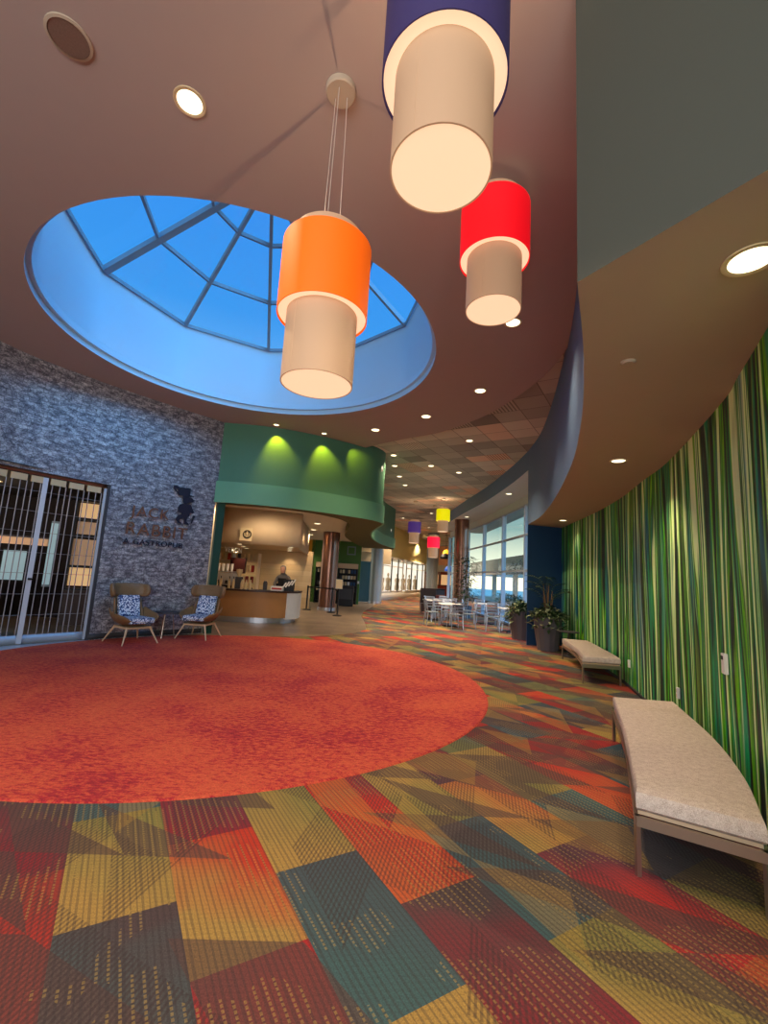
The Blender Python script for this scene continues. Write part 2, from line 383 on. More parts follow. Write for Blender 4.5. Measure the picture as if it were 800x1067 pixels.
M['tile_ceiling'] = k.set(Base_Color=c, Roughness=.85)

# upholstery weave
k = NT('bench_fabric'); t = k.n('TexCoord').outputs['Object']
wv = k.n('TexNoise', {'Vector': k.n('Mapping', {'Vector': t, 'Scale': (1, 1, 1)}).outputs[0], 'Scale': 260.0, 'Detail': 2}).outputs[0]
wv2 = k.n('TexNoise', {'Vector': t, 'Scale': 30.0, 'Detail': 3}).outputs[0]
c = k.ramp(k.math('ADD', k.math('MULTIPLY', wv, .7), k.math('MULTIPLY', wv2, .3)), [(.36, sr(160, 144, 132)), (.5, sr(192, 176, 164)), (.64, sr(214, 202, 190))])
k.bump(wv, .5, .003); M['bench_fabric'] = k.set(Base_Color=c, Roughness=.95)
# blue and white cushion print
k = NT('cushion_print'); t = k.n('TexCoord').outputs['Object']
vv = k.n('TexVoronoi', {'Vector': t, 'Scale': 34.0}).outputs['Distance']; nn = k.n('TexNoise', {'Vector': t, 'Scale': 45.0, 'Detail': 2}).outputs[0]
M['cushion_print'] = k.set(Base_Color=k.ramp(k.math('ADD', vv, k.math('MULTIPLY', k.math('SUBTRACT', nn, .5), .8)), [(.36, sr(226, 230, 236)), (.46, sr(196, 210, 226)), (.54, sr(96, 122, 170)), (.7, sr(44, 60, 104))], 'LINEAR'), Roughness=.9)
# beige wall tile, panelled
k = NT('beige_tile'); t = k.n('TexCoord').outputs['Generated']
br = k.n('TexBrick', {'Vector': k.n('Mapping', {'Vector': t, 'Rotation': (radians(90), 0, 0)}).outputs[0], 'Color1': (*sr(222, 196, 150), 1), 'Color2': (*sr(206, 176, 128), 1), 'Mortar': (*sr(170, 140, 100), 1), 'Scale': 4.0, 'Mortar Size': .006, 'Row Height': .5, 'Brick Width': .8}, offset=0.0)
M['beige_tile'] = k.set(Base_Color=br.outputs[0], Roughness=.4)
#MARK_STRUCTURE
# ---------------------------------------------------------------- structure
CC = (-2.23, 6.72)        # centre of the round carpet and of the skylight above it
ZC = 5.0
# patterned carpet as planks laid at 30 degrees
def carpet():
    bm = bmesh.new(); uv = bm.loops.layers.uv.new('tile')
    k1 = bm.loops.layers.float_color.new('c1'); k2 = bm.loops.layers.float_color.new('c2')
    rnd = random.Random(5)
    teal = [sr(66, 92, 92), sr(72, 96, 86), sr(54, 80, 92)]; olive = [sr(130, 124, 66), sr(150, 134, 70), sr(110, 112, 70)]
    mar = [sr(140, 34, 42), sr(158, 40, 40), sr(112, 30, 42)]; org = [sr(196, 62, 46), sr(176, 84, 54), sr(204, 58, 46)]
    yel = [sr(172, 136, 74), sr(156, 134, 72)]; drk = [sr(74, 58, 58), sr(84, 54, 50), sr(60, 62, 64)]
    w, L = .457, .914
    OL, YE, TE, BR, MA, RE, OR, PU = (130, 124, 66), (172, 140, 76), (66, 96, 96), (78, 64, 64), (138, 42, 50), (196, 58, 48), (190, 96, 58), (92, 54, 66)
    NEAR = {(-1, 1): (RE, (150, 60, 50)), (-1, 2): (MA, BR), (-1, 0): (BR, RE), (0, 0): (TE, BR), (0, 1): (YE, OL), (0, 2): (TE, TE), (1, 0): (BR, (170, 50, 50)), (1, 1): (YE, (192, 66, 48)), (1, 2): (MA, PU),
            (2, 0): (TE, (70, 80, 86)), (2, 1): (YE, OL), (2, -1): (YE, YE), (3, 0): (MA, BR), (3, 1): (OR, RE), (3, 2): (RE, PU), (4, 0): (TE, (70, 84, 88)), (4, 1): (OL, YE), (4, -1): (YE, OL), (5, 0): (RE, PU), (5, 1): (YE, OR), (5, 2): (PU, MA),
            (6, 0): (TE, TE), (6, 1): (OL, YE), (6, -1): (YE, OL), (7, 0): (PU, MA), (7, 1): (OR, RE), (2, 2): (TE, OL), (4, 2): (TE, OL)}
    for i in range(-40, 80):
        p0 = -.05+i*w; base = 1.46 if i % 2 == 0 else 1.005
        for j in range(-14, 62):
            v0 = base+j*L
            cx, cy = (p0+w/2)*.866-(v0+L/2)*.5, (p0+w/2)*.5+(v0+L/2)*.866
            if cx < -8.5 or cx > 9.5 or cy < -5.4 or cy > 52: continue
            if i % 2 == 0: A = (teal if j % 2 == 0 else olive); 
            else: A = (mar if j % 2 == 0 else org)
            if rnd.random() < .16 and cy > 3.2: A = rnd.choice([teal, olive, mar, org])
            a = rnd.choice(A)
            b = rnd.choice({id(teal): [drk[2], drk[0], olive[2], teal[2]], id(olive): [yel[0], olive[2], olive[0]], id(mar): [drk[1], drk[1], drk[0], sr(150, 38, 44)], id(org): [yel[0], yel[0], mar[1], org[2]]}[id(A)])
            if rnd.random() < .5: a, b = b, a
            if (i, j) in NEAR: a, b = (sr(*q) for q in NEAR[(i, j)])
            vs = []
            for (p, v, uu, vv) in ((p0, v0, 0, 0), (p0+w, v0, 1, 0), (p0+w, v0+L, 1, 1), (p0, v0+L, 0, 1)):
                vs.append((bm.verts.new((p*.866-v*.5, p*.5+v*.866, 0)), (uu, vv)))
            f = bm.faces.new([q[0] for q in vs])
            for l, q in zip(f.loops, vs): l[uv].uv = q[1]; l[k1] = (*a, 1); l[k2] = (*b, 1)
    bmesh.ops.remove_doubles(bm, verts=bm.verts, dist=1e-4)
    me = bpy.data.meshes.new('floor'); bm.to_mesh(me); bm.free(); o = bpy.data.objects.new('floor', me); COL.objects.link(o); me.materials.append(M['plank_carpet'])
    S_(o)
carpet()
# stone floor: along the gate and through the coffee bar
wallL = spline([(-6.95, -5.2), (-7.2, 0), (-7.0, 4.4), (-6.5, 6.94), (-6.02, 7.95), (-5.18, 9.1), (-4.0, 10.47)], 10)
st = [(-9, 5.0), (-6.3, 5.2), (-5.0, 8.4), (-3.6, 10.0), (-1.6, 11.0), (-1.13, 11.44), (-.6, 12.1), (-.30, 13.1), (-.42, 15), (-.64, 17.3), (-.62, 19.6), (-.42, 21.7), (.03, 28), (-1, 29), (-12, 29), (-12, 5)]
o = poly('floor', st, .004, M['stone_floor'])
b = MB().lathe([(0, .016), (3.70, .016), (3.75, .013), (3.76, .001)], (CC[0]+.02, CC[1]+.04, 0), n=160)
tag(b.build('carpet', M['red_carpet'], loc=(CC[0], CC[1], 0)), 'large round red and orange mottled carpet inlaid in the patterned floor', 'carpet')

# ceilings
hole = circle(CC, 2.90)
fas = spline([(.95, 2.15), (1.33, 2.92), (1.83, 4.07), (2.42, 5.69), (3.12, 8.09), (3.62, 10.2), (3.82, 11.7)], 8)
fas2 = spline([(3.82, 11.7), (3.88, 13.4), (3.85, 16.5), (3.62, 20), (3.5, 23.2), (3.62, 25.6), (4.1, 27.4), (5.0, 28.2)], 8)
brown = [(-9, -5.4), (5, -5.4), (5, 2), (3.2, 4), (2.6, 5.2)]+spline([(2.56, 6.05), (2.57, 6.94), (2.42, 7.77), (2.12, 8.8), (1.75, 9.5), (1.2, 10.3), (.45, 10.9), (-.13, 11.42)], 5)+[(-.9, 12.2), (-9, 12.2)]
poly('ceiling', brown, ZC, M['brown_paint'], [hole])
b = MB().ribbon(brown[4:-2], ZC, ZC+.12); S_(b.build('trim_1', M['brown_paint']))
poly('ceiling', [(-3, 10.3), (-.4, 10.3), (1.2, 8.6), (1.6, 6), (1.4, 4.6), (3, 2.6), (7, 2.6), (6.6, 12.2), (5.0, 15), (5.0, 29), (9, 52), (-6, 52), (-6, 10.3)], ZC+.12, M['tile_ceiling'])
poly('roof_slab', [(-13, -6), (8, -6), (8, 11), (6.2, 12.3), (5.2, 15), (5.2, 30), (9.3, 53), (-13, 53)], 5.6, M['black'], [circle(CC, 3.1)])
# right-hand soffit, fascia and mural
mur = spline([(1.5, 1.25), (1.80, 1.72), (2.12, 2.27), (2.52, 3.05), (2.78, 3.58), (3.44, 5.3), (3.72, 6.3), (4.12, 7.7), (4.46, 9.4), (4.84, 12.02)], 10)
poly('ceiling', fas+list(reversed(mur)), 3.1, M['soffit_paint'])
S_(MB().ribbon(mur, 0, 3.1).build('wall_right', M['mural'], smooth=True))
b = MB().ribbon(mur, 0, .05, .008); S_(b.build('baseboard_right', M['charcoal']))
S_(MB().ribbon(fas, 3.1, 5.14).build('wall_fascia', M['blue_paint'], smooth=True))
S_(MB().ribbon(fas2, 4.58, 5.14).build('wall_fascia', M['blue_paint'], smooth=True))
S_(MB().ribbon([(.95, 2.15), (1.38, 1.47), (1.52, 1.25)], 3.1, 5.14).build('wall_fascia', M['grey_paint']))
S_(MB().ribbon([(1.50, 1.26), (5.2, -4.6)], 0, 5.14).build('wall_right', M['grey_paint']))
S_(MB().ribbon([(3.82, 11.7), (4.86, 12.0)], 0, 3.1).build('wall_right', M['navy_paint']))
S_(MB().ribbon([(3.82, 11.7), (3.86, 11.84), (4.9, 12.14), (6.4, 12.3)], 0, 5.14).build('wall_right', M['navy_paint']))
poly('ceiling', fas2+[(6.4, 28.2), (6.4, 12.2)], 4.6, M['pale_paint'])
# unseen back wall, with a wide opening added for daylight
b = MB(); b.box((-6.6, -5.2, 2.8), (2, .2, 5.6)); b.box((3.5, -5.2, 2.8), (4, .2, 5.6)); b.box((-2.2, -5.2, 5.0), (8, .2, 1.2)); b.box((-2.2, -5.2, .2), (8, .2, .4))
S_(b.build('wall_back', M['cream']))
# left wall, gate opening between two stations on the curve
def near(px): return min(range(len(wallL)), key=lambda i: hypot(wallL[i][0]-px[0], wallL[i][1]-px[1]))
ig1 = near((-5.42, 8.78)); ig0 = near((-7.1, 3.4))
gate = wallL[ig0:ig1+1]
S_(MB().ribbon(wallL, 3.0, 5.3).build('wall_left', M['brick_paper'], smooth=True))
S_(MB().ribbon(wallL[ig1:], 0, 3.0).build('wall_left', M['brick_paper'], smooth=True))
S_(MB().ribbon(wallL[:ig0+1], 0, 3.0).build('wall_left', M['brick_paper'], smooth=True))
S_(MB().ribbon(wallL[ig1:], .02, .12, -.015).build('baseboard_left', M['charcoal']))
gp = wallL[ig1]
S_(MB().box((gp[0]-.02, gp[1]+.02, 1.5), (.05, .08, 3.0), rz=radians(50)).build('trim_6', M['charcoal']))
# restaurant room behind the gate
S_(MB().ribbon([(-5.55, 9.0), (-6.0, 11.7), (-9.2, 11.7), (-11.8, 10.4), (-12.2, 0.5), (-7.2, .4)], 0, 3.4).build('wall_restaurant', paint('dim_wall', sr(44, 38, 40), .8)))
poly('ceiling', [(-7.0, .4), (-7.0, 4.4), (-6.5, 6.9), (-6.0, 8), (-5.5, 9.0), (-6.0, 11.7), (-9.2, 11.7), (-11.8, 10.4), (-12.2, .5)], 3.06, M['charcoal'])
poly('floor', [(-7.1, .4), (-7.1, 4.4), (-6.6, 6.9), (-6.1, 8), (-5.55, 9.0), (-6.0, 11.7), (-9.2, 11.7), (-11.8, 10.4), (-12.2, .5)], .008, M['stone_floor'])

gl = [wallL[i] for i in range(ig0, ig1+1)]
poly('floor', [(x-.02, y) for x, y in gl]+[(CC[0]+3.7*cos(a_), CC[1]+3.7*sin(a_)) for a_ in [radians(146+4*i) for i in range(14)]], .009, paint('reflection_stone', sr(170, 178, 190), .25))  # polished stone strip, its pale blue-grey reflection put into the base colour
# skylight: lip, well and faceted glazed cone
NS = 10; PH = radians(102); RW = 2.81; ZB = 6.42; AP = Vector((CC[0], CC[1], 8.2))
S_(MB().lathe([(2.9, ZC), (2.9, ZC+.10), (2.84, ZC+.10), (2.84, ZC+.22)], (CC[0], CC[1], 0), n=96).build('trim_2', M['skylit_well'], smooth=True))
b = MB(); bm = b.bm; n = 100
lo = [bm.verts.new((CC[0]+2.84*cos(PH+2*pi*i/n), CC[1]+2.84*sin(PH+2*pi*i/n), ZC+.22)) for i in range(n)]
def deca(a, R):
    s = 2*pi/NS; a = (a % s)-s/2; return R*cos(s/2)/cos(a)
hi = [bm.verts.new((CC[0]+deca(2*pi*i/n, RW+.03)*cos(PH+2*pi*i/n), CC[1]+deca(2*pi*i/n, RW+.03)*sin(PH+2*pi*i/n), ZB)) for i in range(n)]
for i in range(n): bm.faces.new((lo[i], lo[(i+1) % n], hi[(i+1) % n], hi[i]))
S_(b.build('wall_skylight', M['skylit_well'], smooth=True))
sk = struct('window_1', (CC[0], CC[1], ZB))
base = [Vector((CC[0]+RW*cos(PH+2*pi*i/NS), CC[1]+RW*sin(PH+2*pi*i/NS), ZB)) for i in range(NS)]
pt = lambda i, s: base[i % NS].lerp(AP, s)
R1, R2 = .325, .655
for i in range(NS):
    thick = .13 if i == 2 else .06
    MB().beam(pt(i, 0), pt(i, .985), .06 if i != 2 else .12, .09).build('rib', M['rib_metal'], sk)
    g = MB(); vs = [g.bm.verts.new(v+Vector((0, 0, .05))) for v in (pt(i, 0), pt(i+1, 0), AP)]; g.bm.faces.new(vs); g.build('window_pane', M['dome_glass'], sk)
for s, w in ((0.0, .022), (R1, .05), (R2, .045)):
    g = MB()
    for i in range(NS): g.beam(pt(i, s), pt(i+1, s), w, .07)
    g.build('ring', M['rib_metal'], sk)
MB().cyl((AP.x, AP.y, AP.z-.1), .16, .1).build('hub', M['rib_metal'], sk)

# green canopy over the coffee bar
gr = spline([(-4.02, 10.47), (-3.3, 10.52), (-2.51, 10.72), (-1.7, 11.12), (-1.0, 11.6), (-.42, 12.1), (-.1, 12.6), (-.05, 13.1), (-.22, 14.1), (-.42, 15.6), (-.46, 17.4), (-.36, 19.0), (-.02, 21.2), (.35, 22.6), (.62, 23.5)], 8)
S_(MB().ribbon(gr, 3.52, 5.13).build('wall_canopy', M['green_paint'], smooth=True))
S_(MB().ribbon(gr, 3.03, 3.54, -.06).build('trim_3', M['green_band'], smooth=True))
inner = spline([(-3.95, 10.75), (-2.4, 11.1), (-1.6, 11.75), (-1.15, 12.6), (-1.05, 13.9), (-1.3, 15.8), (-1.5, 18), (-1.35, 21), (-1.0, 24.5)], 6)
poly('ceiling', gr+[(.62, 24.5)]+list(reversed(inner)), 3.035, M['olive'])
S_(MB().ribbon(inner, 3.03, 3.32).build('trim_4', M['olive']))
poly('ceiling', inner+[(-1.0, 28.6), (-10, 28.6), (-10, 10.75)], 3.3, M['white_wall'])
S_(MB().box((-3.92, 10.62, 1.52), (.17, .2, 3.04), rz=radians(30)).build('wall_left', M['dark_green']))
S_(MB().ribbon([(-4.05, 10.8), (-8.6, 21.5)], 0, 3.3).build('wall_left', M['cream']))
for x, y in ((-3.3, 12.3), (-4.9, 12.2)):
    light('SPOT', (x, y, 3.27), 60, WARM, target=(x, y+.6, 1.5), spot_size=radians(140), spot_blend=.9, shadow_soft_size=0)  # unseen spots added to brighten the bulkhead front and the counter
# coffee bar bulkhead and its inner ceiling
bh = spline([(-5.3, 13.3), (-4.2, 13.25), (-3.2, 13.45), (-2.62, 13.68), (-2.52, 13.88), (-2.70, 14.6), (-3.1, 19.0)], 6)
S_(MB().ribbon(bh, 2.26, 3.3, .08).build('wall_bulkhead', M['cream']))
poly('ceiling', bh+[(-8.5, 19.0), (-7.0, 13.5)], 2.36, M['cream'])
S_(MB().box((-5.6, 19.1, .9), (5.4, .1, 1.8)).build('wall_front', M['beige_tile']))
S_(MB().box((-5.6, 19.1, 2.1), (5.4, .12, .6)).build('wall_front', M['tan_plastic']))
S_(MB().box((-5.6, 24.2, 2.7), (4.0, .1, 1.3)).build('wall_front', M['gold']))
S_(MB().box((-5.6, 24.2, 1.02), (4.0, .1, 2.06)).build('wall_front', M['beige_tile']))
S_(MB().box((-2.42, 24.25, 1.65), (2.66, .2, 3.3)).build('wall_front', M['leaf_wall']))
S_(MB().box((-.80, 26.6, 1.2), (1.1, .15, 2.35)).build('wall_front', M['sky_paint']))
S_(MB().box((-.9, 27.4, 2.8), (3.0, .15, 1.0)).build('wall_front', M['cream']))

# shopfront beyond: angled glazing, header wall
A, B = Vector((.15, 29.5)), Vector((5.3, 45.0))
def sp(t): return tuple(A.lerp(B, t))
S_(MB().ribbon([(-3, 27.8), sp(-.05), sp(1)], 2.95, 5.14, .1).build('wall_shop', paint('straw', sr(214, 210, 150), .7)))
S_(MB().ribbon([(-2.6, 29.2), (-2.2, 30.5), (2.9, 46), (4.5, 46.3)], 0, 2.95).build('wall_shop', M['shop_glow']))  # back wall emits, the brightness of the lit shop put into its material
poly('ceiling', [sp(-.2), sp(1), (2.9, 46.1), (-2.6, 30.0)], 2.96, M['white_wall'])
S_(MB().ribbon([sp(0), sp(1)], 0, .55, .1).build('trim_5', M['white_wall']))
for i, (t0, t1) in enumerate(((0, .12), (.12, .22), (.22, .3), (.36, .46), (.46, .58), (.58, .7), (.7, .84), (.84, 1))):
    w = struct('window_%d' % (i+2), (*sp(t0), .55)); p, q = sp(t0), sp(t1)
    g = MB()
    for s in (p, q): g.box((*s, 1.75), (.09, .12, 2.4))
    g.beam((*p, 2.9), (*q, 2.9), .1, .1); g.beam((*p, 2.3), (*q, 2.3), .06, .06); g.beam((*p, .58), (*q, .58), .06, .06)
    g.build('window_frame', M['white_plastic'], w)
    MB().ribbon([p, q], .58, 2.88).build('window_pane', M['glass'], w)
# far end
S_(MB().box((5, 50.5, 2.6), (8, .2, 5.2)).build('wall_front', M['straw'] if 'straw' in M else M['cream']))
S_(MB().ribbon([(4.5, 28.6), (4.9, 29.5), (7.0, 40), (8.9, 50.6)], 0, 5.2).build('wall_right', M['cream']))
S_(MB().box((5.5, 38.0, 3.6), (2.2, .2, 1.6)).build('wall_front', paint('peach', sr(214, 160, 124), .7)))

# glazed wall on the right
ys = [13.1, 15.2, 17.9, 20.9, 24.0, 26.6, 28.4]
def wx(y): return 4.92-.0035*max(0, y-14.5)**2*.9
ZT = 4.27
for i in range(len(ys)-1):
    p, q = (wx(ys[i]), ys[i]), (wx(ys[i+1]), ys[i+1]); w = struct('window_%d' % (i+10), (*p, 0))
    g = MB()
    for s in ((p, q) if i == len(ys)-2 else (p,)): g.box((*s, ZT/2), (.16, .09, ZT))
    for z in (.06, 2.0, 3.22, ZT-.03): g.beam((*p, z), (*q, z), .09 if z > .1 else .14, .07)
    g.build('window_frame', M['alu'], w)
    MB().ribbon([p, q], .06, 2.0).build('window_pane', M['glass'], w)
    MB().ribbon([p, q], 2.0, ZT).build('window_pane', M['tinted_glass'], w)
S_(MB().ribbon([(wx(y), y) for y in ys], ZT, 4.62).build('wall_right', M['pale_paint']))
# outside
poly('ground', [(4.5, 12.5), (80, -20), (120, 120), (4.5, 120)], -.06, paint('paving', sr(226, 214, 186), .8))
g = thing('reflection_canopy', (14, 38, 0), 'added brown canopy outside standing in for the ceiling reflection in the tall windows', 'canopy')  # added outside; its brown stands in for the ceiling mirrored in the panes
MB().box((14, 38, 3.1), (6, 34, 1.5)).build('roof', M['bronze'], g)
for y in (24, 31, 38, 45): MB().box((11.4, y, 1.2), (.35, .35, 2.4)).build('post', M['white_wall'], g)
#MARK_FIXED
# ---------------------------------------------------------------- columns
def column(loc, r, h, mat, label, lit=None):
    t = thing('column', loc, label, 'column')
    MB().cyl(loc, r, h, n=40).build('shaft', mat, t, smooth=True)
    MB().cyl(loc, r+.03, .12, n=40).build('base', M['steel'], t, smooth=True)
column((-2.20, 19.3, 0), .36, 3.3, M['bronze'], 'round brown metal column beside the queue posts at the coffee bar')
column((-.24, 26.1, 0), .36, 5.1, paint('grey_col', sr(150, 160, 166), .4, metal=.3), 'grey round column between the blue panel and the shop windows')
column((3.95, 34.5, 0), .45, 5.1, paint('grey_col', sr(140, 150, 156), .4, metal=.3), 'grey round column behind the hanging red lamp, far down the concourse')
column((3.98, 22.4, 0), .36, 4.6, M['bronze'], 'tall brown metal column in front of the glazed wall beside the indoor tree')

# ---------------------------------------------------------------- pendants
def pendant(loc, zc, zb, shade, label, group, k=1.0, name='pendant_lamp'):
    x, y = loc; t = thing(name, (x, y, zb), label, 'lamp', group)
    ri, ro = .235*k, .30*k
    MB().lathe([(0, zc), (.11, zc), (.11, zc-.035), (.10, zc-.045), (0, zc-.045)], (x, y, 0)).build('ceiling_canopy', M['soffit_paint'], t, smooth=True)
    top = zb+1.07*k
    for j in range(3):
        a = 2*pi*j/3+.4; MB().bar((x+.05*cos(a), y+.05*sin(a), zc-.04), (x+.07*cos(a), y+.07*sin(a), top-.01), .0028, n=6).build('cord', M['cord'], t)
    MB().lathe([(ri-.008, zb+.02), (ri-.008, zb), (ri, zb), (ri, zb+.55*k), (ri-.006, zb+.55*k)], (x, y, 0), n=64).bar((x+ri*cos(-2.2), y+ri*sin(-2.2), zb), (x+ri*cos(-2.2), y+ri*sin(-2.2), zb+.47*k), .002, n=6).build('lower_shade', M['inner_shade'], t, smooth=True)
    MB().lathe([(0, zb+.004), (ri-.008, zb+.004)], (x, y, 0), n=64).build('diffuser', M['diffuser'], t)
    MB().lathe([(ri-.002, zb+.485*k), (ro-.008, zb+.485*k)], (x, y, 0), n=64).build('ring_diffuser', M['diffuser'], t)
    MB().lathe([(ro-.006, zb+.47*k), (ro, zb+.47*k), (ro, zb+.98*k), (ro-.006, zb+.98*k)], (x, y, 0), n=64).build('lamp_shade', shade, t, smooth=True)
    MB().lathe([(ro-.01, zb+.97*k), (ri, zb+.975*k), (ri, top), (ri-.03, top+.01), (0, top+.01)], (x, y, 0), n=64).build('top_shade', M['inner_shade'], t, smooth=True)
    light('SPOT', (x, y, top+.03), 7, (1.0, .62, .36), target=(x, y+.001, top+3), spot_size=radians(165), spot_blend=.6, shadow_soft_size=.0)
    light('SPOT', (x, y, zb-.02), 14, (1.0, .70, .45), target=(x, y+.001, 0), spot_size=radians(165), spot_blend=.6, shadow_soft_size=.0)
pendant((.17, 1.82), ZC, 3.37, M['indigo_shade'], 'indigo and cream drum pendant lamp hanging nearest the viewer', 'large pendant lamps under the round ceiling')
pendant((-.49, 2.78), ZC, 2.72, M['orange_shade'], 'orange and cream drum pendant lamp in front of the skylight', 'large pendant lamps under the round ceiling')
pendant((.84, 3.56), ZC, 3.83, M['red_shade'], 'bright red and cream drum pendant lamp right of the skylight', 'large pendant lamps under the round ceiling')
pendant((2.63, 19.6), 5.12, 3.64, M['yellow_shade'], 'small looking yellow and cream pendant lamp, highest of three down the concourse', 'distant pendant lamps along the concourse')
pendant((1.46, 20.7), 5.12, 3.15, M['purple_shade'], 'small looking purple and cream pendant lamp, leftmost of three down the concourse', 'distant pendant lamps along the concourse')
pendant((2.48, 21.6), 5.12, 2.58, M['pink_shade'], 'small looking crimson and cream pendant lamp, lowest of three down the concourse', 'distant pendant lamps along the concourse')

# ---------------------------------------------------------------- downlights
def downlight(x, y, z, power, label, group, r=.085, tilt=None, angle=110):
    t = thing('ceiling_downlight', (x, y, z), label, 'ceiling light', group)
    MB().lathe([(r, z-.001), (r+.018, z-.001), (r+.018, z-.008), (r, z-.01), (r-.01, z-.004)], (x, y, 0), n=32).build('trim_ring', M['lamp_ring'], t, smooth=True)
    MB().lathe([(0, z-.005), (r-.008, z-.005)], (x, y, 0), n=32).build('lamp_lens', M['lamp_disc'], t)
    if power:
        light('SPOT', (x, y, z-.03), power, WARM, target=tilt or (x, y+.001, 0), spot_size=radians(angle), spot_blend=.9, shadow_soft_size=.0)
G1 = 'recessed downlights in the brown ceiling'
downlight(-1.66, 2.93, ZC, 150, 'round recessed downlight in brown ceiling left of the hanging lamps', G1, r=.10)
downlight(1.59, 5.58, ZC, 120, 'round recessed downlight in brown ceiling just under the red lamp', G1, r=.10)
downlight(1.64, 7.80, ZC, 110, 'recessed downlight in brown ceiling between red lamp and tile ceiling', G1, r=.10)
downlight(.79, 9.27, ZC, 100, 'recessed downlight in brown ceiling right of the skylight rim', G1, r=.10)
downlight(-.32, 10.36, ZC, 90, 'recessed downlight in brown ceiling above the round corner of the green wall', G1, r=.10)
for x, y, l in ((-4.6, 1.2, 'left'), (.2, -1.6, 'middle'), (-4.6, -2.6, 'rear')):
    downlight(x, y, ZC, 150, 'recessed downlight in brown ceiling behind the viewer, %s one' % l, G1, r=.10)
G2 = 'wall washer lights above the green wall'
for (x, y, l) in ((-2.72, 10.40, 'left of the two small ceiling lights above the green wall'), (-1.62, 10.86, 'right of the two small ceiling lights above the green wall')):
    t = thing('ceiling_downlight', (x, y, ZC), l, 'ceiling light', G2)
    MB().lathe([(.06, ZC-.001), (.085, ZC-.001), (.085, ZC-.008), (.06, ZC-.01)], (x, y, 0)).build('trim_ring', M['lamp_ring'], t)
    MB().lathe([(0, ZC-.005), (.062, ZC-.005)], (x, y, 0)).build('lamp_lens', M['lamp_disc'], t)
    light('SPOT', (x, y, ZC-.03), 62, (1, .62, .02), target=(x+.05, y+.3, 4.2), spot_size=radians(74), spot_blend=.7, shadow_soft_size=0)
light('SPOT', (-.95, 11.3, ZC-.03), 24, (1, .62, .02), target=(-.6, 11.85, 4.3), spot_size=radians(86), spot_blend=.8, shadow_soft_size=0)
G3 = 'recessed lights in the patchwork tile ceiling'
for i, (x, y, l, p) in enumerate(((2.10, 11.14, 'nearest in the patchwork tile ceiling, left of the blue curved wall', 110), (2.43, 14.61, 'in tile ceiling above the yellow hanging lamp', 120), (1.42, 13.93, 'in tile ceiling middle, beside a pinkish tile', 100),
        (.19, 12.94, 'in tile ceiling nearest the green wall corner', 60), (.26, 14.21, 'second from the green wall corner in tile ceiling', 60), (.48, 15.70, 'third from the green wall corner in tile ceiling', 60), (.77, 17.15, 'fourth from the green wall corner in tile ceiling', 90),
        (1.18, 26.8, 'in tile ceiling beyond the purple hanging lamp', 150), (2.6, 24.2, 'in tile ceiling beyond the yellow hanging lamp', 150), (3.2, 31, 'far down the tile ceiling before the shop', 150), (3.8, 38, 'farthest down the tile ceiling', 260), (6.3, 32, 'far down the tile ceiling on the right', 200))):
    downlight(x, y, ZC+.12, p*(4.2 if y > 20 else 2.6), 'small round downlight '+l, G3, r=.09)
G4 = 'recessed downlights in the low soffit'
downlight(1.68, 1.92, 3.1, 42, 'large looking downlight in the low brown soffit at the right edge', G4, r=.10)
downlight(2.87, 5.37, 3.1, 52, 'downlight in the low brown soffit halfway along the green wall', G4, r=.085)
downlight(4.30, 10.6, 3.1, 14, 'downlight in the low brown soffit above the potted plant', G4, r=.085)
G5 = 'downlights in the pale soffit above the windows'
downlight(4.27, 15.13, 4.6, 40, 'downlight in the pale soffit above the tall windows, nearer one', G5, r=.10)
downlight(3.98, 21.2, 4.6, 40, 'downlight in the pale soffit above the tall windows, farther one', G5, r=.10)
G6 = 'downlights in the coffee bar ceiling'
for i, (x, y) in enumerate(((-2.4, 16.2), (-2.9, 18.6), (-3.4, 21.1), (-3.9, 23.2))):
    downlight(x, y, 3.3, 70, '%s downlight of the receding row left of the brown column' % ('nearest', 'second', 'third', 'farthest')[i], G6, r=.12)
for i, (x, y) in enumerate(((-4.96, 15.6), (-5.25, 17.0), (-5.55, 18.4), (-4.21, 14.7))):
    downlight(x, y, 2.36, 24, ('front light of the left row over the coffee counter', 'middle light of the left row over the coffee counter', 'rear light of the left row over the coffee counter', 'single light right of the left row over the coffee counter')[i], G6, r=.11)
for i, (x, y) in enumerate(((-3.19, 15.7), (-3.42, 16.7), (-3.62, 17.7), (-3.85, 18.7))):
    downlight(x, y, 2.36, 24, '%s light of the right row over the coffee counter' % ('front', 'second', 'third', 'rear')[i], G6, r=.11)
# speaker grille and sprinkler
t = thing('ceiling_speaker', (-2.32, 2.55, ZC), 'round dark brown ceiling speaker grille at the top left', 'speaker')
MB().lathe([(0, ZC-.012), (.12, ZC-.012), (.125, ZC-.004)], (-2.32, 2.55, 0)).build('grille', paint('grille', sr(120, 96, 84), .7, var=.3, scale=90), t)
MB().lathe([(.122, ZC-.001), (.14, ZC-.001), (.14, ZC-.012), (.122, ZC-.016)], (-2.32, 2.55, 0)).build('rim', M['soffit_paint'], t)
t = MB().lathe([(0, 3.085), (.035, 3.085), (.05, 3.095), (.05, 3.1)], (1.66, 2.95, 0)).build('smoke_detector', M['soffit_paint'], loc=(1.66, 2.95, 3.1)); tag(t, 'small round smoke detector on the low brown soffit', 'detector')
for (x, y, z, rz, l) in ((-.12, 12.45, 4.55, 0, 'small white alarm light on the curved end of the green wall'), (.42, 22.9, 3.9, 0, 'small white alarm light on the second green wall lobe')):
    t = thing('alarm_light', (x, y, z), l, 'alarm')
    MB().box((x, y-.04, z), (.05, .05, .16), bev=.008).build('housing', M['white_plastic'], t); MB().box((x, y-.07, z+.02), (.03, .012, .07)).build('lens', M['shop_glow'], t)
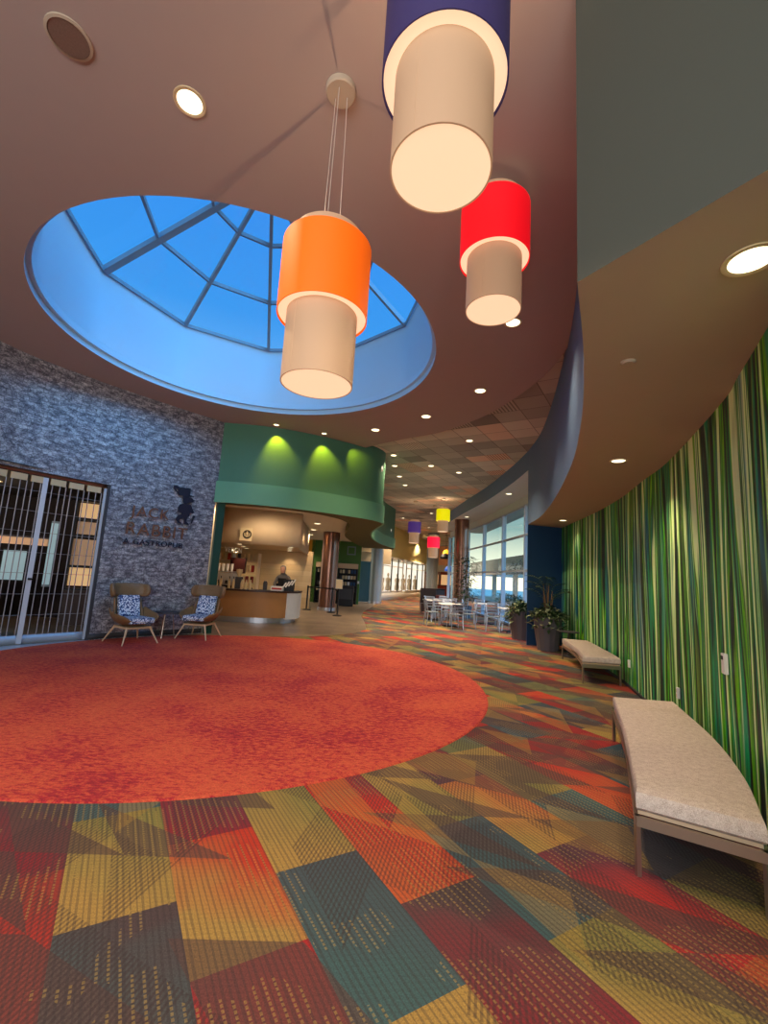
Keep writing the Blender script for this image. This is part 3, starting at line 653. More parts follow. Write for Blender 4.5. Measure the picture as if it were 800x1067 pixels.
#MARK_FURN
# ---------------------------------------------------------------- security gate
def plen(P):
    L = [0]
    for a, b in zip(P, P[1:]): L.append(L[-1]+hypot(b[0]-a[0], b[1]-a[1]))
    return L
gate = [(x-.07*.9, y+.03) for x, y in gate]
GL = plen(gate)
def gpt(s):
    s = max(0, min(GL[-1], s))
    for i in range(len(GL)-1):
        if s <= GL[i+1]: f = (s-GL[i])/(GL[i+1]-GL[i]); return (gate[i][0]+(gate[i+1][0]-gate[i][0])*f, gate[i][1]+(gate[i+1][1]-gate[i][1])*f)
    return gate[-1]
Ls = GL[-1]; post = Ls-1.02
t = thing('folding_gate', (gp[0], gp[1], 0), 'closed silver folding security gate across the restaurant entrance', 'gate')
s = Ls-.08; nrod = 0
while s > .1 and nrod < 95:
    p = gpt(s); MB().bar((*p, .16), (*p, 2.82), .0085, n=6).build('rod', M['gate_rod'], t); s -= (.098, .12, .085)[nrod % 3]; nrod += 1
for z in [.5+.36*i for i in range(7)]:
    g = MB()
    for i in range(len(gate)-1): g.bar((*gate[i], z), (*gate[i+1], z), .004, n=4)
    g.build('link', M['gate_rod'], t)
g = MB().ribbon(gate, 0, .16, .03); g.build('bottom_rail', M['alu'], t)
g = MB().ribbon(gate, 2.94, 3.02, .06); g.build('top_track', M['bronze'], t)
s = Ls-.1
while s > .3:
    a, b_ = gpt(s), gpt(s-.24); MB().beam((*a, 2.87), (*b_, 2.87), .03, .11).build('hanger', M['tan_plastic'], t); s -= .3
for q in (post, Ls-.02, post-2.6):
    p = gpt(q); d = MB().box((*p, 1.47), (.075 if q == post else .045, .07, 2.9), rz=.7); pp = d.build('post', M['alu'], t)
    if q == post: MB().cyl((p[0]+.045, p[1]-.045, 1.12), .02, .05, rot=Matrix.Rotation(radians(90), 4, 'X') ).build('lock', M['black'], pp)

# restaurant interior seen through the gate
t = thing('bar_counter', (-8.6, 7.6, 0), 'dark wooden bar counter with pale top behind the gate', 'counter')
MB().box((-8.7, 7.5, .5), (3.4, .7, 1.0), rz=.75).build('body', M['stone_top'], t); MB().box((-8.7, 7.5, 1.04), (3.6, .85, .07), rz=.75, bev=.01).build('worktop', M['white_plastic'], t)
AN = radians(33); ex = Vector((cos(AN), sin(AN), 0)); ey = Vector((-sin(AN), cos(AN), 0)); SC = Vector((-6.93, 10.78, 0))
t = thing('shelf_unit', tuple(SC), 'open shelf unit with amber backlit compartments behind the gate', 'shelf')
def sb(dx, dy, z, w, d, h): return MB().box(SC+ex*dx+ey*dy+Vector((0, 0, z)), (w, d, h), rz=AN)
for dx, z, w, h, mt in ((-.18, 2.68, .38, .36, 'warm_glow'), (.2, 2.62, .3, .24, 'warm_glow'), (-.18, 2.26, .38, .30, 'dim_amber'), (.2, 2.26, .3, .30, 'dim_amber'), (0, 1.68, .8, .62, 'dim_amber'), (-.02, 1.1, .74, .42, 'warm_glow')):
    sb(dx, .12, z, w, .03, h).build('lit_panel', M[mt], t)
for z in (.82, 1.34, 2.05, 2.46, 2.9): sb(0, 0, z, .84, .3, .045).build('shelf', M['black'], t)
for dx in (-.42, .02, .42): sb(dx, 0, 1.85 if dx != .02 else 2.48, .035, .3, 2.1 if dx != .02 else .85).build('side_panel', M['black'], t)
sb(0, 0, .4, .86, .34, .8).build('cabinet', M['stone_top'], t)
t = thing('wall_screen', (-8.15, 10.0, 1.3), 'pale greenish screen at the left behind the gate', 'screen')
MB().box((-8.12, 10.02, 1.3), (.46, .06, .72), rz=AN, bev=.008).build('housing', M['black'], t); MB().box((-8.10, 9.98, 1.3), (.40, .012, .64), rz=AN).build('display', M['screen'], t)
t = thing('pale_column', (-7.58, 10.33, .9), 'tall narrow pale column with added glow behind the gate beside the middle post', 'light')
MB().box((-7.58, 10.33, 1.6), (.13, .05, 1.4), rz=AN).build('diffuser', M['screen'], t); MB().box((-7.59, 10.37, 1.6), (.17, .04, 1.5), rz=AN).build('backplate', M['frame_metal'], t)  # pale pillar, its brightness added as emission
t = thing('shelf_ledge', (-8.3, 10.2, 1.85), 'amber lit wall ledge above the pale screen behind the gate', 'shelf')
MB().box((-8.35, 10.15, 1.85), (1.3, .16, .16), rz=AN).build('ledge', M['dim_amber'], t); MB().box((-8.35, 10.14, 1.95), (1.34, .2, .03), rz=AN).build('top', M['stone_top'], t)
light('POINT', (-8.6, 8.8, 2.7), 45, (1, .75, .5), shadow_soft_size=0)
light('POINT', (-9, 5, 2.7), 45, (1, .75, .5), shadow_soft_size=0)
for i, (x, y) in enumerate(((-8.2, 9.3), (-9.2, 8.6), (-8.6, 7.0))):
    downlight(x, y, 3.05, 0, 'small %s ceiling light glimpsed through the gate' % ('right', 'middle', 'left')[i], 'restaurant ceiling lights', r=.08)

# ---------------------------------------------------------------- wall lettering
WL = plen(wallL)
def wall_frame(px_xy):
    i = near(px_xy); i = min(max(i, 1), len(wallL)-2); a, b_ = wallL[i-1], wallL[i+1]
    d = Vector((b_[0]-a[0], b_[1]-a[1], 0)).normalized(); n = Vector((d.y, -d.x, 0)); return Vector((*wallL[i], 0)), d, n
def text(name, s, size, c, d, n, mat, label, cat, ext=.012, sx=1.0, off=.02, parent=None):
    cu = bpy.data.curves.new(name, 'FONT'); cu.body = s; cu.size = size; cu.extrude = ext; cu.align_x = 'CENTER'; cu.space_character = 1.12; cu.offset = -size*.004
    tmp = bpy.data.objects.new('tmp', cu); COL.objects.link(tmp); dg = bpy.context.evaluated_depsgraph_get(); me = bpy.data.meshes.new_from_object(tmp.evaluated_get(dg))
    bpy.data.objects.remove(tmp); o = bpy.data.objects.new(name, me); COL.objects.link(o); me.materials.append(mat)
    R = Matrix((d*sx, Vector((0, 0, 1)), n)).transposed().to_4x4(); T = Matrix.Translation(Vector(c)+n*off) @ R
    me.transform(T if parent is None else Matrix.Translation(-Vector(ABS[parent.name])) @ T)
    if parent is not None: o.parent = parent
    elif label: tag(o, label, cat)
    return o
c0, d0, n0 = wall_frame((-4.62, 9.80))
M['copper'] = paint('copper', sr(132, 90, 68), .5, metal=.3)
M['sign_dark'] = paint('sign_dark', sr(34, 34, 48), .5)
sg = thing('wall_sign', tuple(c0), 'copper and black restaurant name lettering on the brick wall', 'sign')
text('line_of_letters', 'JACK', .31, c0+Vector((0, 0, 2.46))-d0*.50, d0, n0, M['copper'], None, None, parent=sg, off=.05)
text('line_of_letters', 'RABBIT', .36, c0+Vector((0, 0, 2.08))-d0*.32, d0, n0, M['copper'], None, None, parent=sg, off=.05)
text('line_of_letters', 'A GASTROPUB', .155, c0+Vector((0, 0, 1.88))-d0*.36, d0, n0, M['sign_dark'], None, None, sx=1.08, parent=sg, off=.05)
# hatted hare emblem, as a raised silhouette
em = thing('wall_emblem', tuple(c0+d0*.42), 'dark silhouette emblem of a hatted hare beside the lettering', 'emblem')
T0 = Matrix.Translation(c0+d0*.22+n0*.03+Vector((0, 0, 2.42))) @ Matrix((d0, Vector((0, 0, 1)), n0)).transposed().to_4x4() @ Matrix.Diagonal((1/1000*1.0, 1/1000*1.27, .02, 1))
def sil(pts, name, mat=M['sign_dark']):
    # pts in zoom-crop units: x right, y down, origin (430,720)
    P = [((x-430)*1.55, (730-y)*1.18) for x, y in pts]; MB().extr(P, T0).build(name, mat, em)
sil([(320, 195), (470, 185), (468, 290), (525, 290), (530, 305), (480, 312), (400, 318), (310, 312), (305, 285), (322, 280)], 'hat')
sil([(225, 185), (260, 175), (325, 225), (322, 280), (300, 282), (296, 235), (252, 205), (262, 245), (310, 285), (290, 290), (240, 245)], 'ear')
sil([(372, 318), (440, 316), (480, 320), (530, 345), (528, 385), (470, 410), (430, 438), (400, 420), (378, 395)], 'head')
sil([(340, 450), (385, 430), (500, 435), (530, 490), (562, 540), (540, 556), (505, 550), (495, 600), (470, 640), (455, 690), (505, 720), (500, 738), (430, 735), (425, 690), (415, 640), (380, 665), (350, 690), (395, 722), (390, 735), (350, 728), (305, 672), (330, 620), (380, 590), (380, 570), (330, 565), (320, 500)], 'body')
sil([(550, 585), (585, 590), (562, 640), (548, 710), (530, 710), (545, 640)], 'cane')

# ---------------------------------------------------------------- wing chairs
def wing_chair(name, loc, rz, label):
    t = thing(name, loc, label, 'chair', None); X, Y, Z = loc
    # local: +x forward; built round the origin and shifted by parent loc
    ABS[t.name] = (0, 0, 0)
    for sx_, sy_ in ((1, 1), (1, -1), (-1, 1), (-1, -1)):
        MB().bar((.22*sx_-.02, .21*sy_, .30), ((.33 if sx_ > 0 else -.40), .33*sy_, 0), .022, .011).build('leg', M['oak'], t, smooth=True)
    g = MB().box((-.02, 0, .285), (.50, .46, .035), bev=.01); g.build('base_frame', M['oak'], t)
    # curved shell: seat sides sweep up to arms, back with wings
    def shell(rows, th, name, mat):
        g = MB(); V = [[Vector(p) for p in r] for r in rows]; nr, nc = len(V), len(V[0]); F1 = [[g.bm.verts.new(p) for p in r] for r in V]
        for i in range(nr-1):
            for j in range(nc-1): g.bm.faces.new((F1[i][j], F1[i][j+1], F1[i+1][j+1], F1[i+1][j]))
        o = g.build(name, mat, t, smooth=True)
        m1 = o.modifiers.new('thick', 'SOLIDIFY'); m1.thickness = th; m1.offset = 0; m2 = o.modifiers.new('soft', 'SUBSURF'); m2.levels = 1; m2.render_levels = 1
        return o
    rows = []
    for x, zc_, w, za in ((.34, .40, .27, .10), (.20, .34, .34, .20), (0, .32, .36, .24), (-.2, .33, .34, .28), (-.30, .38, .30, .30)):
        rows.append([(x-.02, -w-.03, zc_+za), (x, -w+.01, zc_+za*.45), (x, -w*.6, zc_+.01), (x, 0, zc_), (x, w*.6, zc_+.01), (x, w-.01, zc_+za*.45), (x-.02, w+.03, zc_+za)])
    shell(rows, .04, 'seat_shell', M['walnut'])
    rows = []
    for z, xb, w, wf in ((.36, -.27, .27, .12), (.55, -.32, .27, .12), (.72, -.37, .25, .09), (.84, -.41, .25, .09)):
        rows.append([(xb+wf, -w, z), (xb+wf*.35, -w*.93, z), (xb, -w*.6, z), (xb-.02, 0, z), (xb, w*.6, z), (xb+wf*.35, w*.93, z), (xb+wf, w, z)])
    shell(rows, .045, 'backrest', M['walnut'])
    rows = []
    for z, xb, w, wf in ((.82, -.41, .30, .16), (.88, -.40, .345, .22), (.97, -.42, .355, .24), (1.05, -.45, .345, .22), (1.08, -.47, .32, .18)):
        rows.append([(xb+wf, -w, z), (xb+wf*.4, -w*.95, z), (xb, -w*.62, z), (xb-.02, 0, z), (xb, w*.62, z), (xb+wf*.4, w*.95, z), (xb+wf, w, z)])
    shell(rows, .085, 'headrest', M['walnut'])
    MB().box((.06, 0, .42), (.54, .46, .10), bev=.035).build('seat_cushion', M['cushion_print'], t, smooth=True)
    MB().box((-.255, 0, .66), (.09, .40, .40), bev=.035, mat=Matrix.Rotation(radians(-14), 4, 'Y')).build('back_cushion', M['cushion_print'], t, smooth=True)
    t.rotation_euler = (0, 0, rz); return t
wing_chair('wing_chair', (-4.62, 8.72, .017), radians(-34), 'brown wing chair with blue patterned cushions beside the gate')
wing_chair('wing_chair', (-3.78, 9.76, .017), radians(-94), 'brown wing chair with blue patterned cushions at the green wall corner')
t = thing('side_table', (-4.37, 9.54, .004), 'small round dark side table between the two wing chairs', 'table')
MB().lathe([(0, .50), (.24, .50), (.23, .51), (.23, .525), (.22, .535), (0, .535)], (-4.37, 9.54, .004)).build('tabletop', M['charcoal'], t, smooth=True)
for a in (-90, 30, 150): MB().bar((-4.37+.10*cos(radians(a)), 9.54+.10*sin(radians(a)), .50), (-4.37+.17*cos(radians(a)), 9.54+.17*sin(radians(a)), .006), .009).build('leg', M['bench_metal'], t)

# ---------------------------------------------------------------- curved benches
def bench(front, back, z, label):
    """front, back: plan points near end -> far end"""
    c = Vector(front[0]); t = thing('curved_bench', (c.x, c.y, 0), label, 'bench', 'curved upholstered benches along the mural')
    f, k_ = spline(front, 6), spline(back, 6); out = f+list(reversed(k_))
    cen = Vector((sum(p[0] for p in out)/len(out), sum(p[1] for p in out)/len(out)))
    def off(P, d): return [tuple(Vector(p)+(cen-Vector(p)).normalized()*d) for p in P]
    g = MB(); layers = [(.025, z-.105), (0, z-.085), (0, z-.03), (.012, z-.010), (.05, z)]
    rings = [[g.bm.verts.new((*p, zz)) for p in off(out, dd)] for dd, zz in layers]; n = len(out)
    for a, b2 in zip(rings, rings[1:]):
        for i in range(n): g.bm.faces.new((a[i], a[(i+1) % n], b2[(i+1) % n], b2[i]))
    # top and bottom as strips front->back so that it shades evenly
    nf = len(f)
    for r in (rings[0], rings[-1]):
        for i in range(nf-1): g.bm.faces.new((r[i], r[i+1], r[n-2-i], r[n-1-i]))
    g.build('seat_cushion', M['bench_fabric'], t, smooth=True)
    g = MB(); r = off(out, .012)
    for i in range(n):
        g.beam((*r[i], z-.155), (*r[(i+1) % n], z-.155), .022, .05)
    g.build('frame', M['bench_metal'], t)
    MB().prism(off(out, .04), z-.13, z-.105).build('seat_board', M['oak'], t)
    for p in (f[0], f[-1], k_[0], k_[-1], ((f[0][0]+0)*1, 0) if False else None):
        if p is None: continue
        q = off([p], .02)[0]; MB().box((*q, (z-.13)/2), (.024, .024, z-.13)).build('leg', M['bench_metal'], t)
bench([(1.46, 2.62), (1.72, 3.15), (2.05, 3.85), (2.46, 4.80)], [(1.93, 2.33), (2.30, 2.92), (2.64, 3.62), (3.04, 4.74)], .43, 'near curved beige bench on metal legs at the right edge')
bench([(3.34, 7.45), (3.60, 8.2), (3.80, 9.0), (3.98, 9.85)], [(3.93, 7.40), (4.12, 8.1), (4.30, 8.9), (4.44, 9.7)], .43, 'far curved beige bench by the mural near the potted plant')
t = thing('side_table', (4.28, 10.25, 0), 'small dark round side table behind the far bench', 'table')
MB().lathe([(0, .52), (.22, .52), (.23, .53), (.23, .54), (0, .545)], (4.28, 10.25, 0)).build('tabletop', M['charcoal'], t); MB().cyl((4.28, 10.25, .01), .018, .52).build('pole', M['charcoal'], t); MB().cyl((4.28, 10.25, 0), .15, .015).build('base', M['charcoal'], t)

# wall devices on the mural
def murf(y):
    i = min(range(1, len(mur)-1), key=lambda i: abs(mur[i][1]-y)); a, b_ = mur[i-1], mur[i+1]; d = Vector((b_[0]-a[0], b_[1]-a[1], 0)).normalized()
    return Vector((*mur[i], 0)), d, Vector((-d.y, d.x, 0))
for y, z, w, h, l, nm in ((3.74, .97, .075, .16, 'beige wall mounted thermostat box on the mural above the near bench', 'thermostat'), (5.2, .42, .05, .115, 'small white outlet plate on the mural behind the near bench', 'outlet'), (7.25, .38, .05, .115, 'small white outlet plate on the mural beyond the far bench end', 'outlet')):
    c, d, n_ = murf(y); p = c+n_*.02+Vector((0, 0, z)); rz = atan2(d.y, d.x); t = thing(nm, tuple(p), l, nm)
    MB().box(p, (w, .03, h), rz=rz, bev=.006).build('cover', M['white_plastic'], t)
    if nm == 'thermostat': MB().box(p+n_*.017+Vector((0, 0, .045)), (.04, .004, .03), rz=rz).build('display', M['charcoal'], t)
    else:
        for s in (-1, 1): MB().box(p+n_*.016+Vector((0, 0, .025*s)), (.03, .004, .03), rz=rz).build('socket', M['lamp_ring'], t)

# ---------------------------------------------------------------- plants
def leafmesh(g, base, d, L, w, droop, rnd, seg=4):
    d = Vector(d).normalized(); side = d.cross(Vector((0, 0, 1))); side = side.normalized() if side.length > .05 else Vector((1, 0, 0)); p = Vector(base); pr = None
    for i in range(seg+1):
        t_ = i/seg; ww = w*math.sin(pi*min(.98, .12+t_*.86)); a = g.bm.verts.new(p-side*ww/2+Vector((0, 0, .15*ww))); b2 = g.bm.verts.new(p+side*ww/2+Vector((0, 0, .15*ww))); m_ = g.bm.verts.new(p)
        if pr: g.bm.faces.new((pr[0], pr[2], m_, a)); g.bm.faces.new((pr[2], pr[1], b2, m_))
        pr = (a, b2, m_); p = p+d*(L/seg); d = (d+Vector((0, 0, -droop/seg))).normalized()
def planter(loc, label, tall, seed, r=.33, h=.78):
    rnd = random.Random(seed); x, y, z = loc; t = thing('potted_plant', loc, label, 'plant')
    MB().lathe([(0, 0), (r*.74, 0), (r*.78, .1), (r*.9, h*.45), (r, h*.7), (r*.98, h), (r*.88, h), (r*.86, h-.05)], loc, n=14).build('pot', M['pot'], t)
    MB().lathe([(0, h-.06), (r*.88, h-.05)], loc, n=14).build('soil', M['soil'], t)
    g, g2 = MB(), MB()
    for i in range(340):
        a = rnd.uniform(0, 2*pi); q = rnd.uniform(0, r*1.1); zz = h+rnd.uniform(-.02, .26)*(1.2-q/r); 
        if i % 4 == 0: q = r*1.05; zz = h-rnd.uniform(0, .28)
        leafmesh(g if rnd.random() < .7 else g2, (x+q*cos(a), y+q*sin(a), z+zz), (cos(a)*.8, sin(a)*.8, rnd.uniform(-.3, .9)), rnd.uniform(.12, .22), rnd.uniform(.06, .095), rnd.uniform(.4, 1.4), rnd, 3)
    g.build('foliage', M['leaf'], t); g2.build('pale_foliage', M['leaf_pale'], t)
    if tall:
        g = MB(); st_ = MB()
        for i in range(11):
            a = rnd.uniform(0, 2*pi); top = Vector((x+.12*cos(a), y+.12*sin(a), z+h+rnd.uniform(.4, .85))); st_.bar((x+.03*cos(a), y+.03*sin(a), z+h-.05), top, .010, .007, n=6)
            d = Vector((cos(a)*.5, sin(a)*.5, .9)); p = Vector(top)
            for j in range(9):
                for s in (-1, 1): leafmesh(g, p, (d.x*.6-s*sin(a)*.8, d.y*.6+s*cos(a)*.8, d.z*.3), .26-.015*j, .03, .7, rnd, 3)
                p = p+d*.055; d = (d+Vector((cos(a)*.08, sin(a)*.08, -.14))).normalized()
        st_.build('stem', M['walnut'], t); g.build('fronds', M['leaf'], t)
planter((4.12, 11.05, 0), 'large grey pot with trailing variegated leaves and a palm against the navy wall', True, 4)
planter((4.06, 12.95, 0), 'grey pot with bushy leaves beyond the navy wall end, near the windows', False, 9)
t = thing('indoor_tree', (3.72, 19.6, 0), 'slender leafy indoor tree in front of the brown column', 'plant')
rnd = random.Random(2); MB().lathe([(0, 0), (.24, 0), (.3, .5), (.26, .5), (.25, .45), (0, .45)], (3.72, 19.6, 0)).build('pot', M['pot'], t)
st_, g = MB(), MB()
for i in range(6):
    a = rnd.uniform(0, 6.28); st_.bar((3.72, 19.6, .4), (3.72+.25*cos(a), 19.6+.25*sin(a), 1.2+.22*i), .02, .012, n=6)
for i in range(330):
    a = rnd.uniform(0, 6.28); q = rnd.uniform(.05, .5); zz = rnd.uniform(.7, 2.6); leafmesh(g, (3.72+q*cos(a), 19.6+q*sin(a), zz), (cos(a), sin(a), rnd.uniform(-.4, .6)), .22, .07, 1, rnd, 3)
st_.build('trunk', M['walnut'], t); g.build('foliage', M['leaf'], t)

# ---------------------------------------------------------------- café tables and chairs
def bistro_table(loc, label, proto=None):
    if proto: return dup(proto, loc, 0, label)
    t = thing('cafe_table', loc, label, 'table', 'café tables by the windows'); ABS[t.name] = (0, 0, 0)
    MB().box((0, 0, .735), (.76, .76, .03), bev=.008).build('tabletop', M['white_plastic'], t)
    MB().cyl((0, 0, .02), .03, .70, n=16).build('pedestal', M['steel'], t)
    g = MB()
    for a in range(4): g.beam((0, 0, .03), (.33*cos(a*pi/2+.78), .33*sin(a*pi/2+.78), .015), .05, .025)
    g.build('foot', M['black'], t); return t
def cafe_chair(loc, rz, label, proto=None):
    if proto: return dup(proto, loc, rz, label)
    t = thing('cafe_chair', loc, label, 'chair', 'metal café chairs'); ABS[t.name] = (0, 0, 0); t.rotation_euler = (0, 0, rz)
    MB().box((0, 0, .45), (.40, .41, .022), bev=.009).build('seat', M['frame_metal'], t)
    for sy in (-1, 1):
        MB().bar((.18, .18*sy, .44), (.20, .20*sy, 0), .012).build('leg', M['steel'], t)
        MB().bar((-.18, .18*sy, .44), (-.22, .20*sy, 0), .012).build('leg', M['steel'], t)
        MB().bar((-.18, .18*sy, .44), (-.24, .18*sy, .84), .012).build('back_post', M['steel'], t)
    g = MB()
    for z in (.58, .67, .76, .83): g.box((-.21-.05*(z-.58)/.25, 0, z), (.016, .37, .045))
    g.build('backrest', M['steel'], t); return t
tb = None; ch = None
TBL = [((2.42, 15.3, 0), 'white café table nearest the concourse middle'), ((2.1, 17.5, 0), 'white café table on the left in front of the brown lounge chair'), ((4.0, 17.0, 0), 'white café table beside the tall windows, left of two'),
       ((4.30, 14.6, 0), 'white café table beside the bushy pot, nearest the windows'), ((2.75, 18.6, 0), 'white café table farthest back, before the indoor tree')]
NB = ['left', 'right', 'near', 'far']
TN = ['nearest concourse table', 'left concourse table', 'window side table', 'table beside the bushy pot', 'farthest table by the indoor tree']
for i, (l, lab) in enumerate(TBL):
    r = bistro_table(l, lab, tb); tb = tb or r
    for j, (dx, dy, rz) in enumerate(((-.62, .03, 0), (.62, -.05, pi), (.06, -.62, pi/2), (-.04, .62, -pi/2))):
        if (i, j) in ((3, 1), (1, 0)): continue
        rr = random.Random(i*7+j).uniform(-.25, .25)
        c = cafe_chair((l[0]+dx, l[1]+dy, 0), rz+rr, 'metal café chair at the %s side of the %s' % (NB[j], TN[i]), ch); ch = ch or c
t = thing('lounge_chair', (2.25, 20.6, 0), 'dark brown square backed lounge chair behind the left café table', 'chair')
MB().box((2.25, 20.6, .28), (.72, .7, .34), bev=.04).build('seat', M['stone_top'], t); MB().box((2.25, 20.9, .72), (.72, .12, .8), bev=.03).build('backrest', M['stone_top'], t)
t = thing('lounge_chair', (2.75, 21.6, 0), 'dark red low lounge chair in front of the far grey column', 'chair')
MB().box((2.75, 21.6, .25), (.8, .7, .34), bev=.04).build('seat', M['red_wood'], t); MB().box((2.75, 21.9, .55), (.8, .12, .5), bev=.03).build('backrest', M['red_wood'], t)
for lx, ly in ((2.25, 20.6), (2.75, 21.6)):
    o_ = [q for q in bpy.data.objects if q.name.startswith('lounge_chair') and abs(q.location.x-lx) < .01][0]
    for a in (-.28, .28):
        for b_ in (-.28, .28): MB().bar((lx+a, ly+b_, .12), (lx+a, ly+b_, 0), .02).build('leg', M['charcoal'], o_)
t = thing('waste_bin', (3.2, 24.5, 0), 'dark square waste bin before the far grey column', 'bin')
MB().box((3.25, 24.5, .5), (.5, .5, 1.0), bev=.02).build('body', M['charcoal'], t); MB().box((3.25, 24.5, 1.03), (.54, .54, .06), bev=.01).build('lid', M['black'], t)

# ---------------------------------------------------------------- coffee bar
cf = spline([(-5.0, 13.08), (-4.4, 12.98), (-3.5, 12.98), (-2.85, 13.22), (-2.48, 13.7), (-2.46, 14.3)], 6)
def inset(P, d):
    out = []
    for i in range(len(P)):
        a, b_ = P[max(0, i-1)], P[min(len(P)-1, i+1)]; L = hypot(b_[0]-a[0], b_[1]-a[1]); out.append((P[i][0]-(b_[1]-a[1])/L*d, P[i][1]+(b_[0]-a[0])/L*d))
    return out
t = thing('service_counter', (-4, 13, 0), 'curved wood fronted coffee service counter with dark top', 'counter')
MB().prism(inset(cf, .02)+list(reversed(inset(cf, .62))), .16, .88).build('body', M['counter_wood'], t)
MB().prism(inset(cf, .12)+list(reversed(inset(cf, .55))), .004, .16).build('toe_kick', M['steel'], t)
MB().prism(inset(cf, -.03)+list(reversed(inset(cf, .66))), .88, .93).build('worktop', M['stone_top'], t)
MB().prism(inset(cf[-11:], -.015)+list(reversed(inset(cf[-11:], .1))), .12, .87).build('end_panel', M['white_plastic'], t)
def inplace(name, label, cat, parts, group=None):
    p0 = parts[0][0]; t = thing(name, p0, label, cat, group)
    for (c, nm, mb, mt) in parts: mb.build(nm, mt, t, smooth=True)
    return t
ZK = .93
x, y = -4.62, 13.48
inplace('espresso_machine', 'chrome espresso machine on the left part of the coffee counter', 'coffee machine', [((x, y, ZK), 'body', MB().box((x, y, ZK+.26), (.62, .4, .36), bev=.03), M['steel']), ((x, y, ZK), 'drip_tray', MB().box((x, y-.05, ZK+.04), (.6, .42, .07), bev=.01), M['black']),
    ((x, y, ZK), 'cup_rail', MB().box((x, y, ZK+.47), (.6, .36, .03)), M['steel']), ((x, y, ZK), 'group_head', MB().cyl((x-.13, y-.22, ZK+.12), .04, .1).cyl((x+.13, y-.22, ZK+.12), .04, .1), M['black'])])
x, y = -4.18, 13.42
inplace('coffee_grinder', 'dark coffee grinder with clear hopper beside the espresso machine', 'grinder', [((x, y, ZK), 'body', MB().box((x, y, ZK+.17), (.16, .2, .34), bev=.02), M['charcoal']), ((x, y, ZK), 'hopper', MB().lathe([(.04, .34), (.09, .5), (.09, .56), (0, .57)], (x, y, ZK)), M['tan_plastic'])])
pr = None
for i in range(10):
    x, y = -4.86+.125*i, 13.16-.006*i
    if i in (3, 6): continue
    hh = ZK
    if pr is None:
        pr = inplace('syrup_bottle', 'pale syrup bottle, leftmost of the row on the coffee counter', 'bottle', [((x, y, hh), 'body', MB().lathe([(0, 0), (.04, 0), (.04, .18), (.015, .25), (.015, .28), (0, .28)], (x, y, hh), n=14), M['tan_plastic']), ((x, y, hh), 'pump', MB().cyl((x, y, hh+.28), .012, .06).box((x, y-.025, hh+.34), (.012, .06, .012)), M['black'])], 'syrup bottles on the coffee counter')
    else: q = dup(pr, (x, y, hh)); q['label'] = 'pale syrup bottle, %s from the left in the row on the coffee counter' % {1: 'second', 2: 'third', 4: 'fourth', 5: 'fifth', 7: 'sixth', 8: 'seventh', 9: 'eighth'}[i]
cp = None
for i, (x, y) in enumerate(((-4.95, 13.40), (-4.87, 13.42), (-4.62, 13.46), (-4.53, 13.44))):
    zz = ZK+.485 if 0 else ZK+.49
    x = -4.82+i*.13
    if cp is None: cp = inplace('cup_stack', 'stack of white paper cups on top of the espresso machine', 'cups', [((x, 13.45, zz), 'cups', MB().lathe([(0, 0), (.03, 0), (.042, .10), (.04, .11), (.042, .16), (.04, .17), (.042, .22), (0, .22)], (x, 13.45, zz), n=14), M['white_plastic'])], 'paper cup stacks on the espresso machine')
    q = cp if i == 0 else dup(cp, (x, 13.45, zz))
    q['label'] = 'stack of white paper cups on the espresso machine, %s from the left' % ORD[i]
x, y = -2.72, 13.62
inplace('pastry_display', 'small black display rack with white striped packets at the counter end', 'display rack', [((x, y, ZK), 'rack', MB().box((x, y, ZK+.17), (.30, .2, .34), bev=.01), M['black'])]+[((x, y, ZK), 'packet', MB().box((x-.12+.09*j, y-.115, ZK+.16+.035*j), (.04, .02, .2), mat=Matrix.Rotation(radians(32), 4, 'Y')), M['white_plastic']) for j in range(4)])
x, y = -3.02, 13.45
inplace('snack_box', 'white and red snack box on the counter by the striped rack', 'box', [((x, y, ZK), 'box', MB().box((x, y, ZK+.065), (.36, .2, .13), bev=.008), M['white_plastic']), ((x, y, ZK), 'stripe', MB().box((x, y-.102, ZK+.06), (.3, .006, .05)), M['red_item'])])
x, y = -3.38, 13.40
inplace('tip_jar', 'dark glass jar on the counter beside the person', 'jar', [((x, y, ZK), 'jar', MB().lathe([(0, 0), (.06, 0), (.065, .2), (.045, .26), (0, .26)], (x, y, ZK)), M['charcoal']), ((x, y, ZK), 'lid', MB().cyl((x, y, ZK+.26), .05, .03), M['oak'])])
# back-left menu boards and lettering
text('hanging_letters', 'JU  VERGN', .24, (-5.25, 15.4, 2.06), Vector((.35, .937, 0)), Vector((.937, -.35, 0)), M['white_plastic'], 'white hanging letters above the menu board in the coffee bar', 'sign', sx=1.1)
x, y = -5.05, 15.95
inplace('menu_board', 'dark brown menu board hanging at the back of the coffee bar', 'board', [((x, y, 1.5), 'panel', MB().box((x, y, 1.62), (.52, .04, .5), bev=.006), paint('menu_panel', sr(66, 26, 22), .5)), ((x, y, 1.5), 'frame', MB().box((x, y+.01, 1.62), (.56, .03, .54)), M['black'])])
x, y = -5.42, 16.5
t = inplace('back_shelf', 'tall cluttered supply shelf at the back left of the coffee bar', 'shelf', [((x, y, 0), 'side_panel', MB().box((x-.8, y, 1.05), (.04, .4, 2.1)), M['oak']), ((x, y, 0), 'side_panel', MB().box((x+.95, y, 1.05), (.04, .4, 2.1)), M['oak'])]+[((x, y, 0), 'shelf', MB().box((x+.08, y, z), (1.72, .4, .03)), M['oak']) for z in (.1, .6, 1.0, 1.4, 1.8)])
rb = random.Random(8); pb = {}
